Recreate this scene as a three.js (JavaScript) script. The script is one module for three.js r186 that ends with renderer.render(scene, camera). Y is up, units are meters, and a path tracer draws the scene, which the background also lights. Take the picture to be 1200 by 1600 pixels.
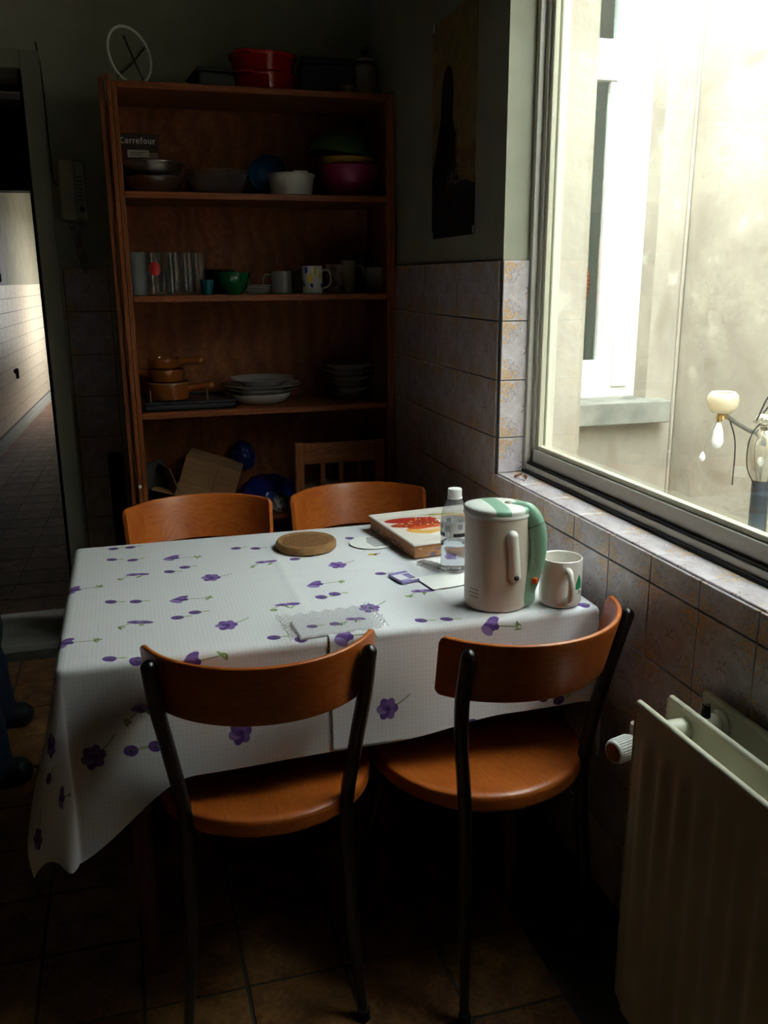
import * as THREE from 'three';
import { RoundedBoxGeometry } from 'three/addons/geometries/RoundedBoxGeometry.js';
import { mergeGeometries, mergeVertices } from 'three/addons/utils/BufferGeometryUtils.js';
import { MarchingCubes } from 'three/addons/objects/MarchingCubes.js';
import { ImprovedNoise } from 'three/addons/math/ImprovedNoise.js';

// ------------------------------------------------------------------ camera, sky, exposure
const scene = new THREE.Scene();
const camera = new THREE.PerspectiveCamera(60.58, 1200 / 1600, 0.05, 100);
camera.position.set(-0.92, 1.386, 3.36);
camera.rotation.set(-0.26, -0.28, -0.006, 'YXZ');
scene.add(camera);
scene.background = new THREE.Color().setRGB(0.95, 0.98, 1.0);   // even overcast sky
scene.backgroundIntensity = 17.0;
const renderer = new THREE.WebGLRenderer({ antialias: true });
renderer.toneMapping = THREE.LinearToneMapping;
renderer.toneMappingExposure = 1.0;
renderer.shadowMap.enabled = true;

// ------------------------------------------------------------------ helpers
let seed = 12345;
const rnd = () => { seed = (seed * 1664525 + 1013904223) >>> 0; return seed / 4294967296; };
const rr = (a, b) => a + (b - a) * rnd();
const PI = Math.PI, noise3 = new ImprovedNoise();
const V = (x, y, z) => new THREE.Vector3(x, y, z);
const lerp = (a, b, t) => a + (b - a) * t;
const used = {};
function numbered(n) { const k = used[n] = (used[n] ?? -1) + 1; return k ? n + '_' + String(k).padStart(3, '0') : n; }
function thing(name, label, category, pos = [0, 0, 0], turn = 0, group) {
  const o = new THREE.Group(); o.name = numbered(name); o.position.set(...pos); o.rotation.y = turn; scene.add(o);
  o.userData = { label, category }; if (group) o.userData.group = group;
  return o;
}
function part(name, geo, material, parent, pos, rot, label) {
  const m = new THREE.Mesh(Array.isArray(geo) ? join(geo) : geo, material); m.name = name;
  if (pos) m.position.set(...pos); if (rot) m.rotation.set(...rot); if (label) m.userData.label = label;
  parent.add(m); return m;
}
function solo(name, label, category, geo, material, pos = [0, 0, 0], rot = [0, 0, 0], group) {
  const m = part(numbered(name), geo, material, scene, pos, rot); m.userData = { label, category }; if (group) m.userData.group = group; return m;
}
function struct(name, geo, material, pos, rot) { const m = part(numbered(name), geo, material, scene, pos, rot); m.userData.kind = 'structure'; return m; }
function structGroup(name, pos = [0, 0, 0], turn = 0) { const o = new THREE.Group(); o.name = numbered(name); o.position.set(...pos); o.rotation.y = turn; o.userData.kind = 'structure'; scene.add(o); return o; }
function join(list) {
  const l = list.map((g) => { const h = g.index ? g.toNonIndexed() : g.clone(); for (const k of Object.keys(h.attributes)) if (!['position', 'normal', 'uv'].includes(k)) h.deleteAttribute(k); return h; });
  return l.length > 1 ? mergeGeometries(l) : l[0];
}
// uv in metres from the dominant axis of each normal; the grain runs along u
function uvm(g0, along = 'x', off = 0) {
  const g = g0.index ? g0.toNonIndexed() : g0, p = g.attributes.position, n = g.attributes.normal, uv = new Float32Array(p.count * 2), ai = 'xyz'.indexOf(along);
  for (let t = 0; t < p.count; t += 3) {
    const a = [0, 0, 0]; for (let k = 0; k < 3; k++) { a[0] += n.getX(t + k); a[1] += n.getY(t + k); a[2] += n.getZ(t + k); }
    const d = a.map(Math.abs), m = d.indexOf(Math.max(...d)), ax = [0, 1, 2].filter((i) => i !== m);
    const U = ax.includes(ai) ? ai : ax[0], W = ax.find((i) => i !== U);
    for (let k = 0; k < 3; k++) { const q = [p.getX(t + k), p.getY(t + k), p.getZ(t + k)]; uv[(t + k) * 2] = q[U] + off; uv[(t + k) * 2 + 1] = q[W] + off * 1.7; }
  }
  g.setAttribute('uv', new THREE.BufferAttribute(uv, 2)); return g;
}
const bx = (w, h, d, x = 0, y = 0, z = 0) => new THREE.BoxGeometry(w, h, d).translate(x, y, z);
const rb = (w, h, d, x = 0, y = 0, z = 0, r = 0.003, s = 2) => new RoundedBoxGeometry(w, h, d, s, Math.min(r, w / 2.01, h / 2.01, d / 2.01)).translate(x, y, z);
const span = (x0, x1, y0, y1, z0, z1) => bx(x1 - x0, y1 - y0, z1 - z0, (x0 + x1) / 2, (y0 + y1) / 2, (z0 + z1) / 2);
const rspan = (x0, x1, y0, y1, z0, z1, r = 0.003) => rb(x1 - x0, y1 - y0, z1 - z0, (x0 + x1) / 2, (y0 + y1) / 2, (z0 + z1) / 2, r);
const lathe = (pts, seg = 40) => new THREE.LatheGeometry(pts.map(([a, b]) => new THREE.Vector2(Math.max(a, 0.00001), b)), seg);
function tube(pts, r, seg = 40, rad = 10, closed = false, tens = 0.5) { return new THREE.TubeGeometry(new THREE.CatmullRomCurve3(pts.map((p) => V(...p)), closed, 'catmullrom', tens), seg, r, rad, closed); }
const cyl = (r0, r1, h, x = 0, y = 0, z = 0, s = 24) => new THREE.CylinderGeometry(r0, r1, h, s).translate(x, y, z);
// a rod along a path with its own radius at each step and round ends
function limb(pts, radii, seg = 36, rad = 14, flat = 1) {
  const c = new THREE.CatmullRomCurve3(pts.map((p) => V(...p))), rings = [], fr = c.computeFrenetFrames(seg, false), cap = 5;
  const at = (t) => { const f = Math.min(t * (radii.length - 1), radii.length - 1.0001), i = Math.floor(f); return lerp(radii[i], radii[i + 1], f - i); };
  const put = (ctr, N, B, r) => { const row = []; for (let k = 0; k <= rad; k++) { const a = k / rad * 2 * PI; row.push(ctr.clone().addScaledVector(N, Math.cos(a) * r).addScaledVector(B, Math.sin(a) * r * flat)); } rings.push(row); };
  const T0 = fr.tangents[0], T1 = fr.tangents[seg], P0 = c.getPoint(0), P1 = c.getPoint(1);
  for (let k = 0; k < cap; k++) { const a = k / cap * PI / 2; put(P0.clone().addScaledVector(T0, -Math.cos(a) * at(0)), fr.normals[0], fr.binormals[0], Math.max(Math.sin(a), 0.001) * at(0)); }
  for (let k = 0; k <= seg; k++) put(c.getPoint(k / seg), fr.normals[k], fr.binormals[k], at(k / seg));
  for (let k = 1; k <= cap; k++) { const a = k / cap * PI / 2; put(P1.clone().addScaledVector(T1, Math.sin(a) * at(1)), fr.normals[seg], fr.binormals[seg], Math.max(Math.cos(a), 0.001) * at(1)); }
  return skin(rings);
}
function skin(rings, flip = false) {          // a grid of points made into a smooth sheet
  const R = rings.length, C = rings[0].length, pos = [], uv = [], idx = [];
  rings.forEach((row, i) => row.forEach((p, j) => { pos.push(p.x, p.y, p.z); uv.push(j / (C - 1), i / (R - 1)); }));
  for (let i = 0; i < R - 1; i++) for (let j = 0; j < C - 1; j++) { const a = i * C + j, b = a + 1, c = a + C, d = c + 1; flip ? idx.push(a, c, b, b, c, d) : idx.push(a, b, c, b, d, c); }
  const g = new THREE.BufferGeometry(); g.setAttribute('position', new THREE.Float32BufferAttribute(pos, 3)); g.setAttribute('uv', new THREE.Float32BufferAttribute(uv, 2)); g.setIndex(idx); g.computeVertexNormals(); return g;
}
// a tile or pane with chamfered front edges, front face towards +z at z = t, uv cut from one square motif
function tileGeo(w, h, t, c, u0 = 0, v0 = 0, uw = 1, vh = 1) {
  const x = w / 2, y = h / 2, F = [[-x + c, -y + c], [x - c, -y + c], [x - c, y - c], [-x + c, y - c]], E = [[-x, -y], [x, -y], [x, y], [-x, y]], pos = [], uv = [], nor = [];
  const P = (q, z) => [q[0], q[1], z], tri = (...ps) => { const a = V(...ps[0]), n = V(...ps[1]).sub(a).cross(V(...ps[2]).sub(a)).normalize(); for (const p of ps) { pos.push(...p); nor.push(n.x, n.y, n.z); uv.push(u0 + (p[0] / w + 0.5) * uw, v0 + (p[1] / h + 0.5) * vh); } };
  tri(P(F[0], t), P(F[1], t), P(F[2], t)); tri(P(F[0], t), P(F[2], t), P(F[3], t));
  for (let k = 0; k < 4; k++) { const m = (k + 1) % 4; for (const [a, za, b, zb] of [[E, t - c, F, t], [E, 0, E, t - c]]) { tri(P(a[k], za), P(a[m], za), P(b[m], zb)); tri(P(a[k], za), P(b[m], zb), P(b[k], zb)); } }
  const g = new THREE.BufferGeometry(); g.setAttribute('position', new THREE.Float32BufferAttribute(pos, 3)); g.setAttribute('normal', new THREE.Float32BufferAttribute(nor, 3)); g.setAttribute('uv', new THREE.Float32BufferAttribute(uv, 2)); return g;
}

// ------------------------------------------------------------------ textures
const fbm = (x, y, z = 0, o = 4) => { let s = 0, a = 0.5, f = 1; for (let k = 0; k < o; k++) { s += a * noise3.noise(x * f, y * f, z + k * 7.3); a *= 0.5; f *= 2.03; } return s; };
// tiling noise over a unit square
const tnoise = (u, v, n, z = 0, o = 4) => { const w = (a, b) => fbm(a * n, b * n, z, o); const su = u * u * (3 - 2 * u), sv = v * v * (3 - 2 * v); return lerp(lerp(w(u, v), w(u - 1, v), su), lerp(w(u, v - 1), w(u - 1, v - 1), su), sv); };
const hex = (h) => [(h >> 16) & 255, (h >> 8) & 255, h & 255];
const mixc = (a, b, t) => a.map((v, i) => lerp(v, b[i], Math.max(0, Math.min(1, t))));
function dataTex(w, h, fn, srgb = true, rep = [1, 1]) {
  const d = new Uint8Array(w * h * 4);
  for (let j = 0; j < h; j++) for (let i = 0; i < w; i++) { const c = fn((i + 0.5) / w, (j + 0.5) / h), o = (j * w + i) * 4; d[o] = c[0]; d[o + 1] = c[1] ?? c[0]; d[o + 2] = c[2] ?? c[0]; d[o + 3] = 255; }
  const t = new THREE.DataTexture(d, w, h); if (srgb) t.colorSpace = THREE.SRGBColorSpace; t.wrapS = t.wrapT = THREE.RepeatWrapping; t.magFilter = THREE.LinearFilter; t.minFilter = THREE.LinearMipmapLinearFilter; t.generateMipmaps = true; t.repeat.set(...rep); t.needsUpdate = true; return t;
}
function canvasTex(w, h, draw, wrap = false) {
  const c = document.createElement('canvas'); c.width = w; c.height = h; draw(c.getContext('2d'), w, h);
  const t = new THREE.CanvasTexture(c); t.colorSpace = THREE.SRGBColorSpace; if (wrap) t.wrapS = t.wrapT = THREE.RepeatWrapping; return t;
}
const std = (o) => new THREE.MeshStandardMaterial(o);
const phys = (o) => new THREE.MeshPhysicalMaterial(o);
function woodMat(dark, light, rough, scale = [1, 3], z = 1, extra = {}) {
  const a = hex(dark), b = hex(light);
  const t = dataTex(512, 256, (u, v) => { const wob = tnoise(u, v, 3, z, 3) * 0.5, g = tnoise(u, v, 5, z + 3, 2), line = 0.5 + 0.5 * Math.sin((v * 9 + wob * 5 + g) * 2 * PI); const fib = tnoise(u, v, 40, z + 9, 2); return mixc(a, b, 0.28 + 0.34 * line + 0.7 * fib + 0.5 * g); }, true, scale);
  return std({ map: t, roughness: rough, ...extra });
}
const M = {};
M.shelf = woodMat(0x6e3411, 0xb0652c, 0.5, [1, 5], 2);
M.ply = woodMat(0x6f3512, 0xaf6a32, 0.62, [1.2, 1.5], 5);
M.chair = phys({ map: dataTex(512, 256, (u, v) => { const w = tnoise(u, v, 4, 31, 3), f = tnoise(u, v, 34, 33, 2); return mixc(hex(0xa54c14), hex(0xd5772b), 0.5 + 0.55 * w + 0.45 * f + 0.1 * Math.sin((v * 14 + w * 6) * 6.28)); }, true, [1.6, 3]), roughness: 0.38, clearcoat: 0.35, clearcoatRoughness: 0.3 });
M.brownWood = woodMat(0x5f3a20, 0x8f5c35, 0.55, [1, 6], 8);
M.slat = woodMat(0x7a431c, 0xb06a34, 0.5, [1, 6], 12);
M.paint = std({ map: dataTex(256, 256, (u, v) => mixc(hex(0x9a9a86), hex(0xafae9b), 0.5 + tnoise(u, v, 6, 3) * 1.2)), roughness: 0.85, bumpMap: dataTex(256, 256, (u, v) => [128 + 220 * tnoise(u, v, 24, 5, 2)], false), bumpScale: 0.0012 });
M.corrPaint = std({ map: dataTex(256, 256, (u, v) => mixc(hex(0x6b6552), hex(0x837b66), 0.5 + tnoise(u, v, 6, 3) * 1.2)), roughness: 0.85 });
M.ceiling = std({ color: 0x9a988c, roughness: 0.9 });
M.roomWall = std({ color: 0x55524a, roughness: 0.9 });
M.trim = std({ color: 0x8b8b7a, roughness: 0.55 });
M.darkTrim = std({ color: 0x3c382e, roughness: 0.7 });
M.grout = std({ color: 0x5d5752, roughness: 0.95 });
M.groutFloor = std({ map: dataTex(128, 128, (u, v) => mixc(hex(0x3d3a34), hex(0x5c574d), 0.5 + tnoise(u, v, 9, 3))), roughness: 0.95 });
M.groutLight = std({ color: 0x9a927f, roughness: 0.95 });
// wall tile motif: marbled grey lilac glaze, a scroll in each corner and a sprig in the middle
function motif(k) {
  const mot = [];
  const t = canvasTex(256, 256, (g, W) => {
    const im = g.createImageData(W, W);
    for (let j = 0; j < W; j++) for (let i = 0; i < W; i++) { const n = fbm(i / 46 + k * 9, j / 46, k * 3.7, 4), m = fbm(i / 20, j / 20 + k * 5, 8.1, 3); let c = mixc(hex(0xbab0b2), hex(0xd8d0d6), 0.5 + 1.3 * n); c = mixc(c, hex(0xcdae90), Math.max(0, m - 0.12) * 2.2); const o = (j * W + i) * 4; im.data.set([c[0], c[1], c[2], 255], o); }
    g.putImageData(im, 0, 0); g.lineCap = 'round';
    for (let q = 0; q < 4; q++) {
      g.save(); g.translate(W / 2, W / 2); g.rotate(q * PI / 2); g.translate(-W / 2, -W / 2);
      g.fillStyle = 'rgba(226,164,78,0.5)'; for (const [x, y, r] of [[16, 18, 17], [42, 14, 14], [14, 46, 14], [64, 24, 10], [28, 66, 10], [34, 36, 10], [84, 12, 8], [10, 86, 8]]) { g.beginPath(); g.ellipse(x + rr(-3, 3), y + rr(-3, 3), r, r * 0.7, rr(0, 3), 0, 7); g.fill(); }
      g.strokeStyle = 'rgba(128,112,120,0.5)'; g.lineWidth = 2.6;
      for (const [x, y, r, a0, a1] of [[30, 34, 22, 0.3, 4.9], [34, 36, 10, 1, 6.4], [68, 26, 13, 2.8, 6.6], [28, 70, 13, -1, 3.4], [58, 58, 12, 3.6, 7.6], [82, 44, 8, 3, 7], [46, 84, 8, 0, 4]]) { g.beginPath(); g.arc(x, y, r, a0, a1); g.stroke(); }
      g.fillStyle = 'rgba(140,118,124,0.6)'; for (const [x, y] of [[52, 36], [36, 54], [76, 60], [60, 78], [90, 30], [30, 92]]) { g.beginPath(); g.ellipse(x, y, 5, 3, rr(0, 3), 0, 7); g.fill(); }
      g.restore();
    }
    g.fillStyle = 'rgba(132,112,118,0.7)'; for (const [x, y, a] of [[116, 118, 0.6], [138, 112, 2], [126, 136, 1.2], [142, 136, 0.3], [112, 140, 2.4]]) { g.beginPath(); g.ellipse(x, y, 8, 3.4, a, 0, 7); g.fill(); }
    g.strokeStyle = 'rgba(120,100,104,0.6)'; g.lineWidth = 2; g.beginPath(); g.moveTo(108, 146); g.quadraticCurveTo(126, 128, 146, 108); g.stroke();
  }, true);
  return t;
}
M.tiles = [0, 1, 2].map((k) => phys({ map: motif(k), roughness: 0.32, clearcoat: 0.25, clearcoatRoughness: 0.25 }));
function terracotta(k, a, b) { return std({ map: dataTex(256, 256, (u, v) => { const n = tnoise(u, v, 4, k * 5 + 1), f = tnoise(u, v, 22, k + 40, 3); return mixc(hex(a), hex(b), 0.5 + 1.1 * n + 0.7 * f); }), roughness: 0.6, bumpMap: M.floorBump, bumpScale: 0.0012 }); }
M.floorBump = dataTex(256, 256, (u, v) => [128 + 190 * tnoise(u, v, 26, 77, 3)], false);
M.floors = [0, 1, 2].map((k) => terracotta(k, [0x5a3819, 0x62401d, 0x533216][k], [0xa8763f, 0xb08048, 0xa06c38][k]));
M.corrFloor = [0, 1, 2].map((k) => terracotta(k + 4, [0x5c4030, 0x63463a, 0x573c2c][k], [0x977460, 0x9d7a66, 0x8f6c58][k]));
M.corrTiles = [0, 1].map((k) => phys({ map: dataTex(256, 128, (u, v) => mixc(hex(0xa89880), hex(0xd6c8b0), 0.5 + 0.9 * tnoise(u, v, 4, 50 + k * 7) + 0.5 * tnoise(u, v, 16, 60 + k))), roughness: 0.35 }));
M.white = std({ color: 0xe8e8e2, roughness: 0.4 });
M.frame = std({ color: 0xcbc6bb, roughness: 0.42, metalness: 0.1 });
M.bead = std({ color: 0xdad5bf, roughness: 0.45 });
M.rubber = std({ color: 0x1d1f1f, roughness: 0.8 });
M.glass = phys({ color: 0xf4faf8, roughness: 0.0, transmission: 1, thickness: 0, ior: 1.5 });
M.render = std({ map: dataTex(512, 512, (u, v) => { const a = tnoise(u, v, 4, 91, 5), b = tnoise(u, v, 12, 95, 4), s = tnoise(u, v * 0.35, 9, 99, 3); let c = mixc(hex(0xa89e90), hex(0xcbc2b2), 0.5 + a * 1.3 + b * 0.5); c = mixc(c, hex(0x857a66), Math.max(0, s - 0.12) * 2.4); return mixc(c, hex(0xe4e0d2), Math.max(0, b - 0.2) * 2.5); }, true, [0.6, 0.6]), roughness: 0.95, bumpMap: dataTex(256, 256, (u, v) => [128 + 170 * tnoise(u, v, 20, 45, 4)], false, [1.6, 1.6]), bumpScale: 0.004 });
M.concrete = std({ map: dataTex(256, 256, (u, v) => mixc(hex(0x7d7c74), hex(0xb3b0a4), 0.5 + 1.2 * tnoise(u, v, 7, 23))), roughness: 0.9 });
M.radiator = std({ color: 0xcfcbb4, roughness: 0.4 });
M.blackMetal = phys({ color: 0x0d0f12, roughness: 0.3, clearcoat: 0.4, clearcoatRoughness: 0.25 });
M.steel = std({ color: 0xd2cfc9, roughness: 0.28, metalness: 1 });
M.brass = std({ color: 0xa58b57, roughness: 0.35, metalness: 1 });
M.clear = phys({ color: 0xffffff, roughness: 0.03, transmission: 1, thickness: 0, ior: 1.45 });
M.plastic = (c, r = 0.4) => phys({ color: c, roughness: r, clearcoat: 0.2, clearcoatRoughness: 0.3 });
M.glaze = (c) => phys({ color: c, roughness: 0.18, clearcoat: 0.6, clearcoatRoughness: 0.08 });
M.paper = std({ color: 0xeeeeea, roughness: 0.8 });
M.jeans = std({ map: dataTex(256, 256, (u, v) => mixc(hex(0x101b30), hex(0x263c5c), 0.45 + tnoise(u, v, 5, 11) + 0.6 * tnoise(u, v, 60, 13, 2))), roughness: 0.95 });
M.skinTone = std({ color: 0xb98466, roughness: 0.6 });

// ------------------------------------------------------------------ the room
const TY = 1.43;                                   // top of the tiled part of the walls
const ROOM_L = -3.6, ROOM_F = 5.4, CEIL = 2.72;
const WZ0 = 1.254, WZ1 = 2.5, WY0 = 0.884, WY1 = 2.34;   // window opening in the right wall
{
  const floor = structGroup('floor');
  part('floor_bed', uvm(span(ROOM_L - 0.2, 0.235, -0.12, -0.004, -0.05, ROOM_F + 0.2)), M.groutFloor, floor);
  // laid tiles: 20 cm on joints read from the photograph
  const P = 0.2025, geos = [0, 1, 2, 3].map((k) => tileGeo(P - 0.007, P - 0.007, 0.008, 0.0016, k * 0.23, k * 0.37, 0.8, 0.8).rotateX(-PI / 2));
  for (let i = -4; i < 4; i++) for (let j = -9; j < 5; j++) {
    const x0 = -0.785 + i * P, z0 = 1.867 + j * P, w = 0;
    if (x0 + P > 0.01) continue;
    part('tile', geos[(i * 7 + j * 3 + 60) % 4], M.floors[(i * 5 + j * 11 + 300) % 3], floor, [x0 + P / 2, -0.008 + (((i * 13 + j * 29 + 900) % 7) - 3) * 0.0002, z0 + P / 2], [0, ((i + j * 3 + 40) % 4) * PI / 2, 0]);
  }
  const rest = [];
  for (let i = -14; i < 4; i++) for (let j = -9; j < 17; j++) { if (i >= -4 && j < 5) continue; const x0 = -0.785 + i * P, z0 = 1.867 + j * P; if (x0 < ROOM_L || x0 + P > 0.01) continue; rest.push(geos[(i + j + 90) % 4].clone().translate(x0 + P / 2, -0.008, z0 + P / 2)); }
  part('outer_tiles', rest, M.floors[0], floor).userData.kind = 'stuff';
}
struct('ceiling', span(ROOM_L - 0.2, 0.235, CEIL, CEIL + 0.18, -0.45, ROOM_F + 0.2), M.ceiling);
const DX0 = -2.05, DX1 = -1.185, DH = 2.055;        // door opening in the back wall
const wallBack = struct('wall_back', [uvm(span(DX1, 0.235, -0.1, CEIL, -0.45, 0)), uvm(span(ROOM_L - 0.2, DX0, -0.1, CEIL, -0.45, 0)), uvm(span(DX0, DX1, DH, CEIL, -0.45, 0))], M.paint);
const sideWall = (x0, x1) => [uvm(span(x0, x1, -0.1, CEIL, 0, WZ0)), uvm(span(x0, x1, -0.1, CEIL, WZ1, ROOM_F + 0.2)), uvm(span(x0, x1, -0.1, WY0 - 0.004, WZ0, WZ1)), uvm(span(x0, x1, WY1, CEIL, WZ0, WZ1))];
const wallRight = struct('wall_right', sideWall(0, 0.13), M.paint);
part('outside_render', sideWall(0.13, 0.235), M.render, wallRight);
struct('wall_left', uvm(span(ROOM_L - 0.2, ROOM_L, -0.1, CEIL, 0, ROOM_F + 0.2)), M.roomWall);
struct('wall_front', uvm(span(ROOM_L, 0, -0.1, CEIL, ROOM_F, ROOM_F + 0.2)), M.roomWall);
// wall tiles, 15 cm, each one a piece
{
  const S = 0.15, G = 0.0026, T = 0.006, full = tileGeo(S - G, S - G, T, 0.0012);
  const cut = {}; const cutTile = (w, h, u0, v0) => cut[[w, h, u0, v0].map((v) => v.toFixed(4))] ??= tileGeo(w - G, h - G, T, 0.0012, u0, v0, w / S, h / S);
  let n = 0; const mt = () => M.tiles[(n = (n * 5 + 7) % 17) % 3];
  part('grout', span(-1.117, -0.66, 0, TY, 0, 0.003), M.grout, wallBack);
  for (let r = 0; r < 9; r++) for (let c = 0; c < 3; c++) part('tile', full, mt(), wallBack, [-1.115 + S * (c + 0.5), TY - S * (r + 0.5), 0.001]);
  part('grout', [span(-0.003, 0, 0, TY, 0, WZ0), span(-0.003, 0, 0, WY0 - 0.004, WZ0, WZ1 + 0.3), span(0, 0.07, 0, TY - 0, WZ0, WZ0 + 0.003).translate(0, 0, 0), span(0, 0.07, WY0 - 0.006, WY0, WZ0, WZ1)], M.grout, wallRight);
  const R = [0, -PI / 2, 0];
  for (let r = 0; r < 9; r++) for (let c = 0; c < 8; c++) part('tile', full, mt(), wallRight, [-0.001, TY - S * (r + 0.5), 1.245 - S * (c + 0.5)], R);
  // below the sill: a cut row, then whole rows, columns keep the same joints
  for (let c = 0; c < 9; c++) {
    const z0 = 1.245 + S * c, h = WY0 - (TY - 0.6);
    part('tile', cutTile(S, h, 0, 0), mt(), wallRight, [-0.001, TY - 0.6 + h / 2, z0 + S / 2], R);
    for (let r = 4; r < 9; r++) part('tile', full, mt(), wallRight, [-0.001, TY - S * (r + 0.5), z0 + S / 2], R);
    if (c < 8) part('tile', cutTile(S, 0.076, 0, 0.45), mt(), wallRight, [0.0355, WY0 - 0.003, z0 + S / 2 + 0.009], [-PI / 2, 0, -PI / 2]);
  }
  // the side of the window recess
  for (let r = 0; r < 4; r++) { const h = r < 3 ? S : TY - 3 * S - WY0 - 0.003; part('tile', cutTile(0.074, h, 0, r < 3 ? 0 : 1 - h / S), mt(), wallRight, [0.0345, TY - S * r - h / 2, WZ0 + 0.001]); }
}
// door frame in the back wall and the stone threshold
{
  const d = structGroup('door_1');
  part('door_frame', [rspan(DX1, -1.125, 0, 2.112, -0.01, 0.022), rspan(DX0 - 0.06, DX0, 0, 2.112, -0.01, 0.022), rspan(DX0 - 0.0, DX1, DH, 2.112, -0.01, 0.022)], M.trim, d);
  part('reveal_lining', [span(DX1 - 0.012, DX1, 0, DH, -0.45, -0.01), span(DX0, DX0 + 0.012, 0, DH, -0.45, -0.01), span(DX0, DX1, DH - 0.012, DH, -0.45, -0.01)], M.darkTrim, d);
  part('door_stop', [rspan(DX0 + 0.012, DX1 - 0.012, DH - 0.03, DH - 0.012, -0.24, -0.2), rspan(DX1 - 0.03, DX1 - 0.012, 0, DH - 0.012, -0.45, -0.41)], M.trim, d);
  part('threshold', uvm(rspan(DX0, DX1, -0.02, 0.012, -0.46, -0.085, 0.006)), M.concrete, d);
}
// the corridor behind the door, turned a little from the kitchen
const CA = Math.atan(0.043), CO = [-1.524, 0, -0.46];
{
  const turn = -CA, at = (n) => structGroup(n, CO, turn);
  const L = -0.67, R = 0.43, FAR = -9.4;
  const fl = at('floor_corridor'); fl.name = 'floor_001';
  part('floor_bed', span(L - 0.15, R + 0.15, -0.12, -0.004, FAR, 0.0), M.groutLight, fl);
  const tg = [0, 1, 2].map((k) => tileGeo(0.205, 0.205 - 0.004, 0.008, 0.0014, k * 0.3, k * 0.2, 0.8, 0.8).rotateX(-PI / 2));
  for (let i = -3; i < 2; i++) for (let j = 0; j < 43; j++) part('tile', tg[(i + j * 2 + 9) % 3], M.corrFloor[(i * 5 + j * 7 + 30) % 3], fl, [(i + 0.5) * 0.21, -0.008, -(j + 0.5) * 0.207 - 0.01], [0, ((i * 3 + j + 12) % 2) * PI, 0]);
  const wl = at('wall_corridor_left'); wl.name = 'wall_left_001';
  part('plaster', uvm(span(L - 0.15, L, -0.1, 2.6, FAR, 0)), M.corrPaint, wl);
  const CT = 1.352;
  part('grout', span(L, L + 0.003, 0, CT, FAR + 0.1, -2.4), M.grout, wl);
  const wg = [0, 1, 2].map((k) => tileGeo(0.25 - 0.003, 0.125 - 0.004, 0.006, 0.0012, k * 0.3, k * 0.4, 1, 1).rotateY(PI / 2));
  for (let r = 0; r < 10; r++) for (let c = 0; c < 27; c++) part('tile', wg[(r * 2 + c) % 3], M.corrTiles[(r + c * 3) % 2], wl, [L + 0.001, CT - 0.125 * (r + 0.5), -2.45 - 0.25 * (c + 0.5)]);
  part('baseboard', [rspan(L, L + 0.018, 0, 0.085, FAR + 0.1, -0.1)], M.concrete, wl);
  const wr = at('wall_corridor_right'); wr.name = 'wall_right_001';
  part('plaster', [span(R, R + 0.2, -0.1, 2.6, -6.3, 0), span(R, R + 0.2, -0.1, 2.6, FAR, -7.7), span(R, R + 0.2, -0.1, 0.75, -7.7, -6.3), span(R, R + 0.2, 2.05, 2.6, -7.7, -6.3)], M.roomWall, wr);
  part('window_frame', [span(R + 0.06, R + 0.1, 0.75, 0.8, -7.7, -6.3), span(R + 0.06, R + 0.1, 2.0, 2.05, -7.7, -6.3), span(R + 0.06, R + 0.1, 0.8, 2.0, -7.7, -7.65), span(R + 0.06, R + 0.1, 0.8, 2.0, -6.35, -6.3)], M.white, wr);
  const we = at('wall_corridor_end'); we.name = 'wall_back_001';
  part('plaster', span(L - 0.15, R + 0.2, -0.1, 2.6, FAR - 0.2, FAR), M.roomWall, we);
  const ce = at('ceiling_corridor'); ce.name = 'ceiling_001';
  part('ceiling_slab', span(L - 0.15, R + 0.2, 2.6, 2.75, FAR - 0.2, 0.02), M.ceiling, ce);
  part('dropped_beam', span(L, R, 2.03, 2.6, -3.7, -3.5), M.darkTrim, ce);
  const tr = at('trim_1');
  part('pilaster', rspan(L, L + 0.03, CT, 2.4, -5.2, -4.0), M.darkTrim, tr);
  // small handle plate and the dark knob on the corridor's tiled wall
  const h = thing('door_plate', 'small pale handle plate with a black lever on the corridor wall above the tiles', 'handle', CO, turn);
  part('plate', rspan(L + 0.03, L + 0.038, 1.375, 1.46, -4.62, -4.56), M.white, h); part('lever', rspan(L + 0.038, L + 0.075, 1.38, 1.45, -4.66, -4.615, 0.01), M.rubber, h);
  const k = thing('wall_stop', 'small black stop fixed low on the corridor\'s lit tiled wall', 'door stop', CO, turn);
  part('stud', [new THREE.CylinderGeometry(0.018, 0.022, 0.02, 16).rotateZ(PI / 2).translate(L + 0.016, 0.56, -5.15), rb(0.03, 0.1, 0.03, L + 0.035, 0.54, -5.15, 0.012)], M.rubber, k);
}
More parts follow.
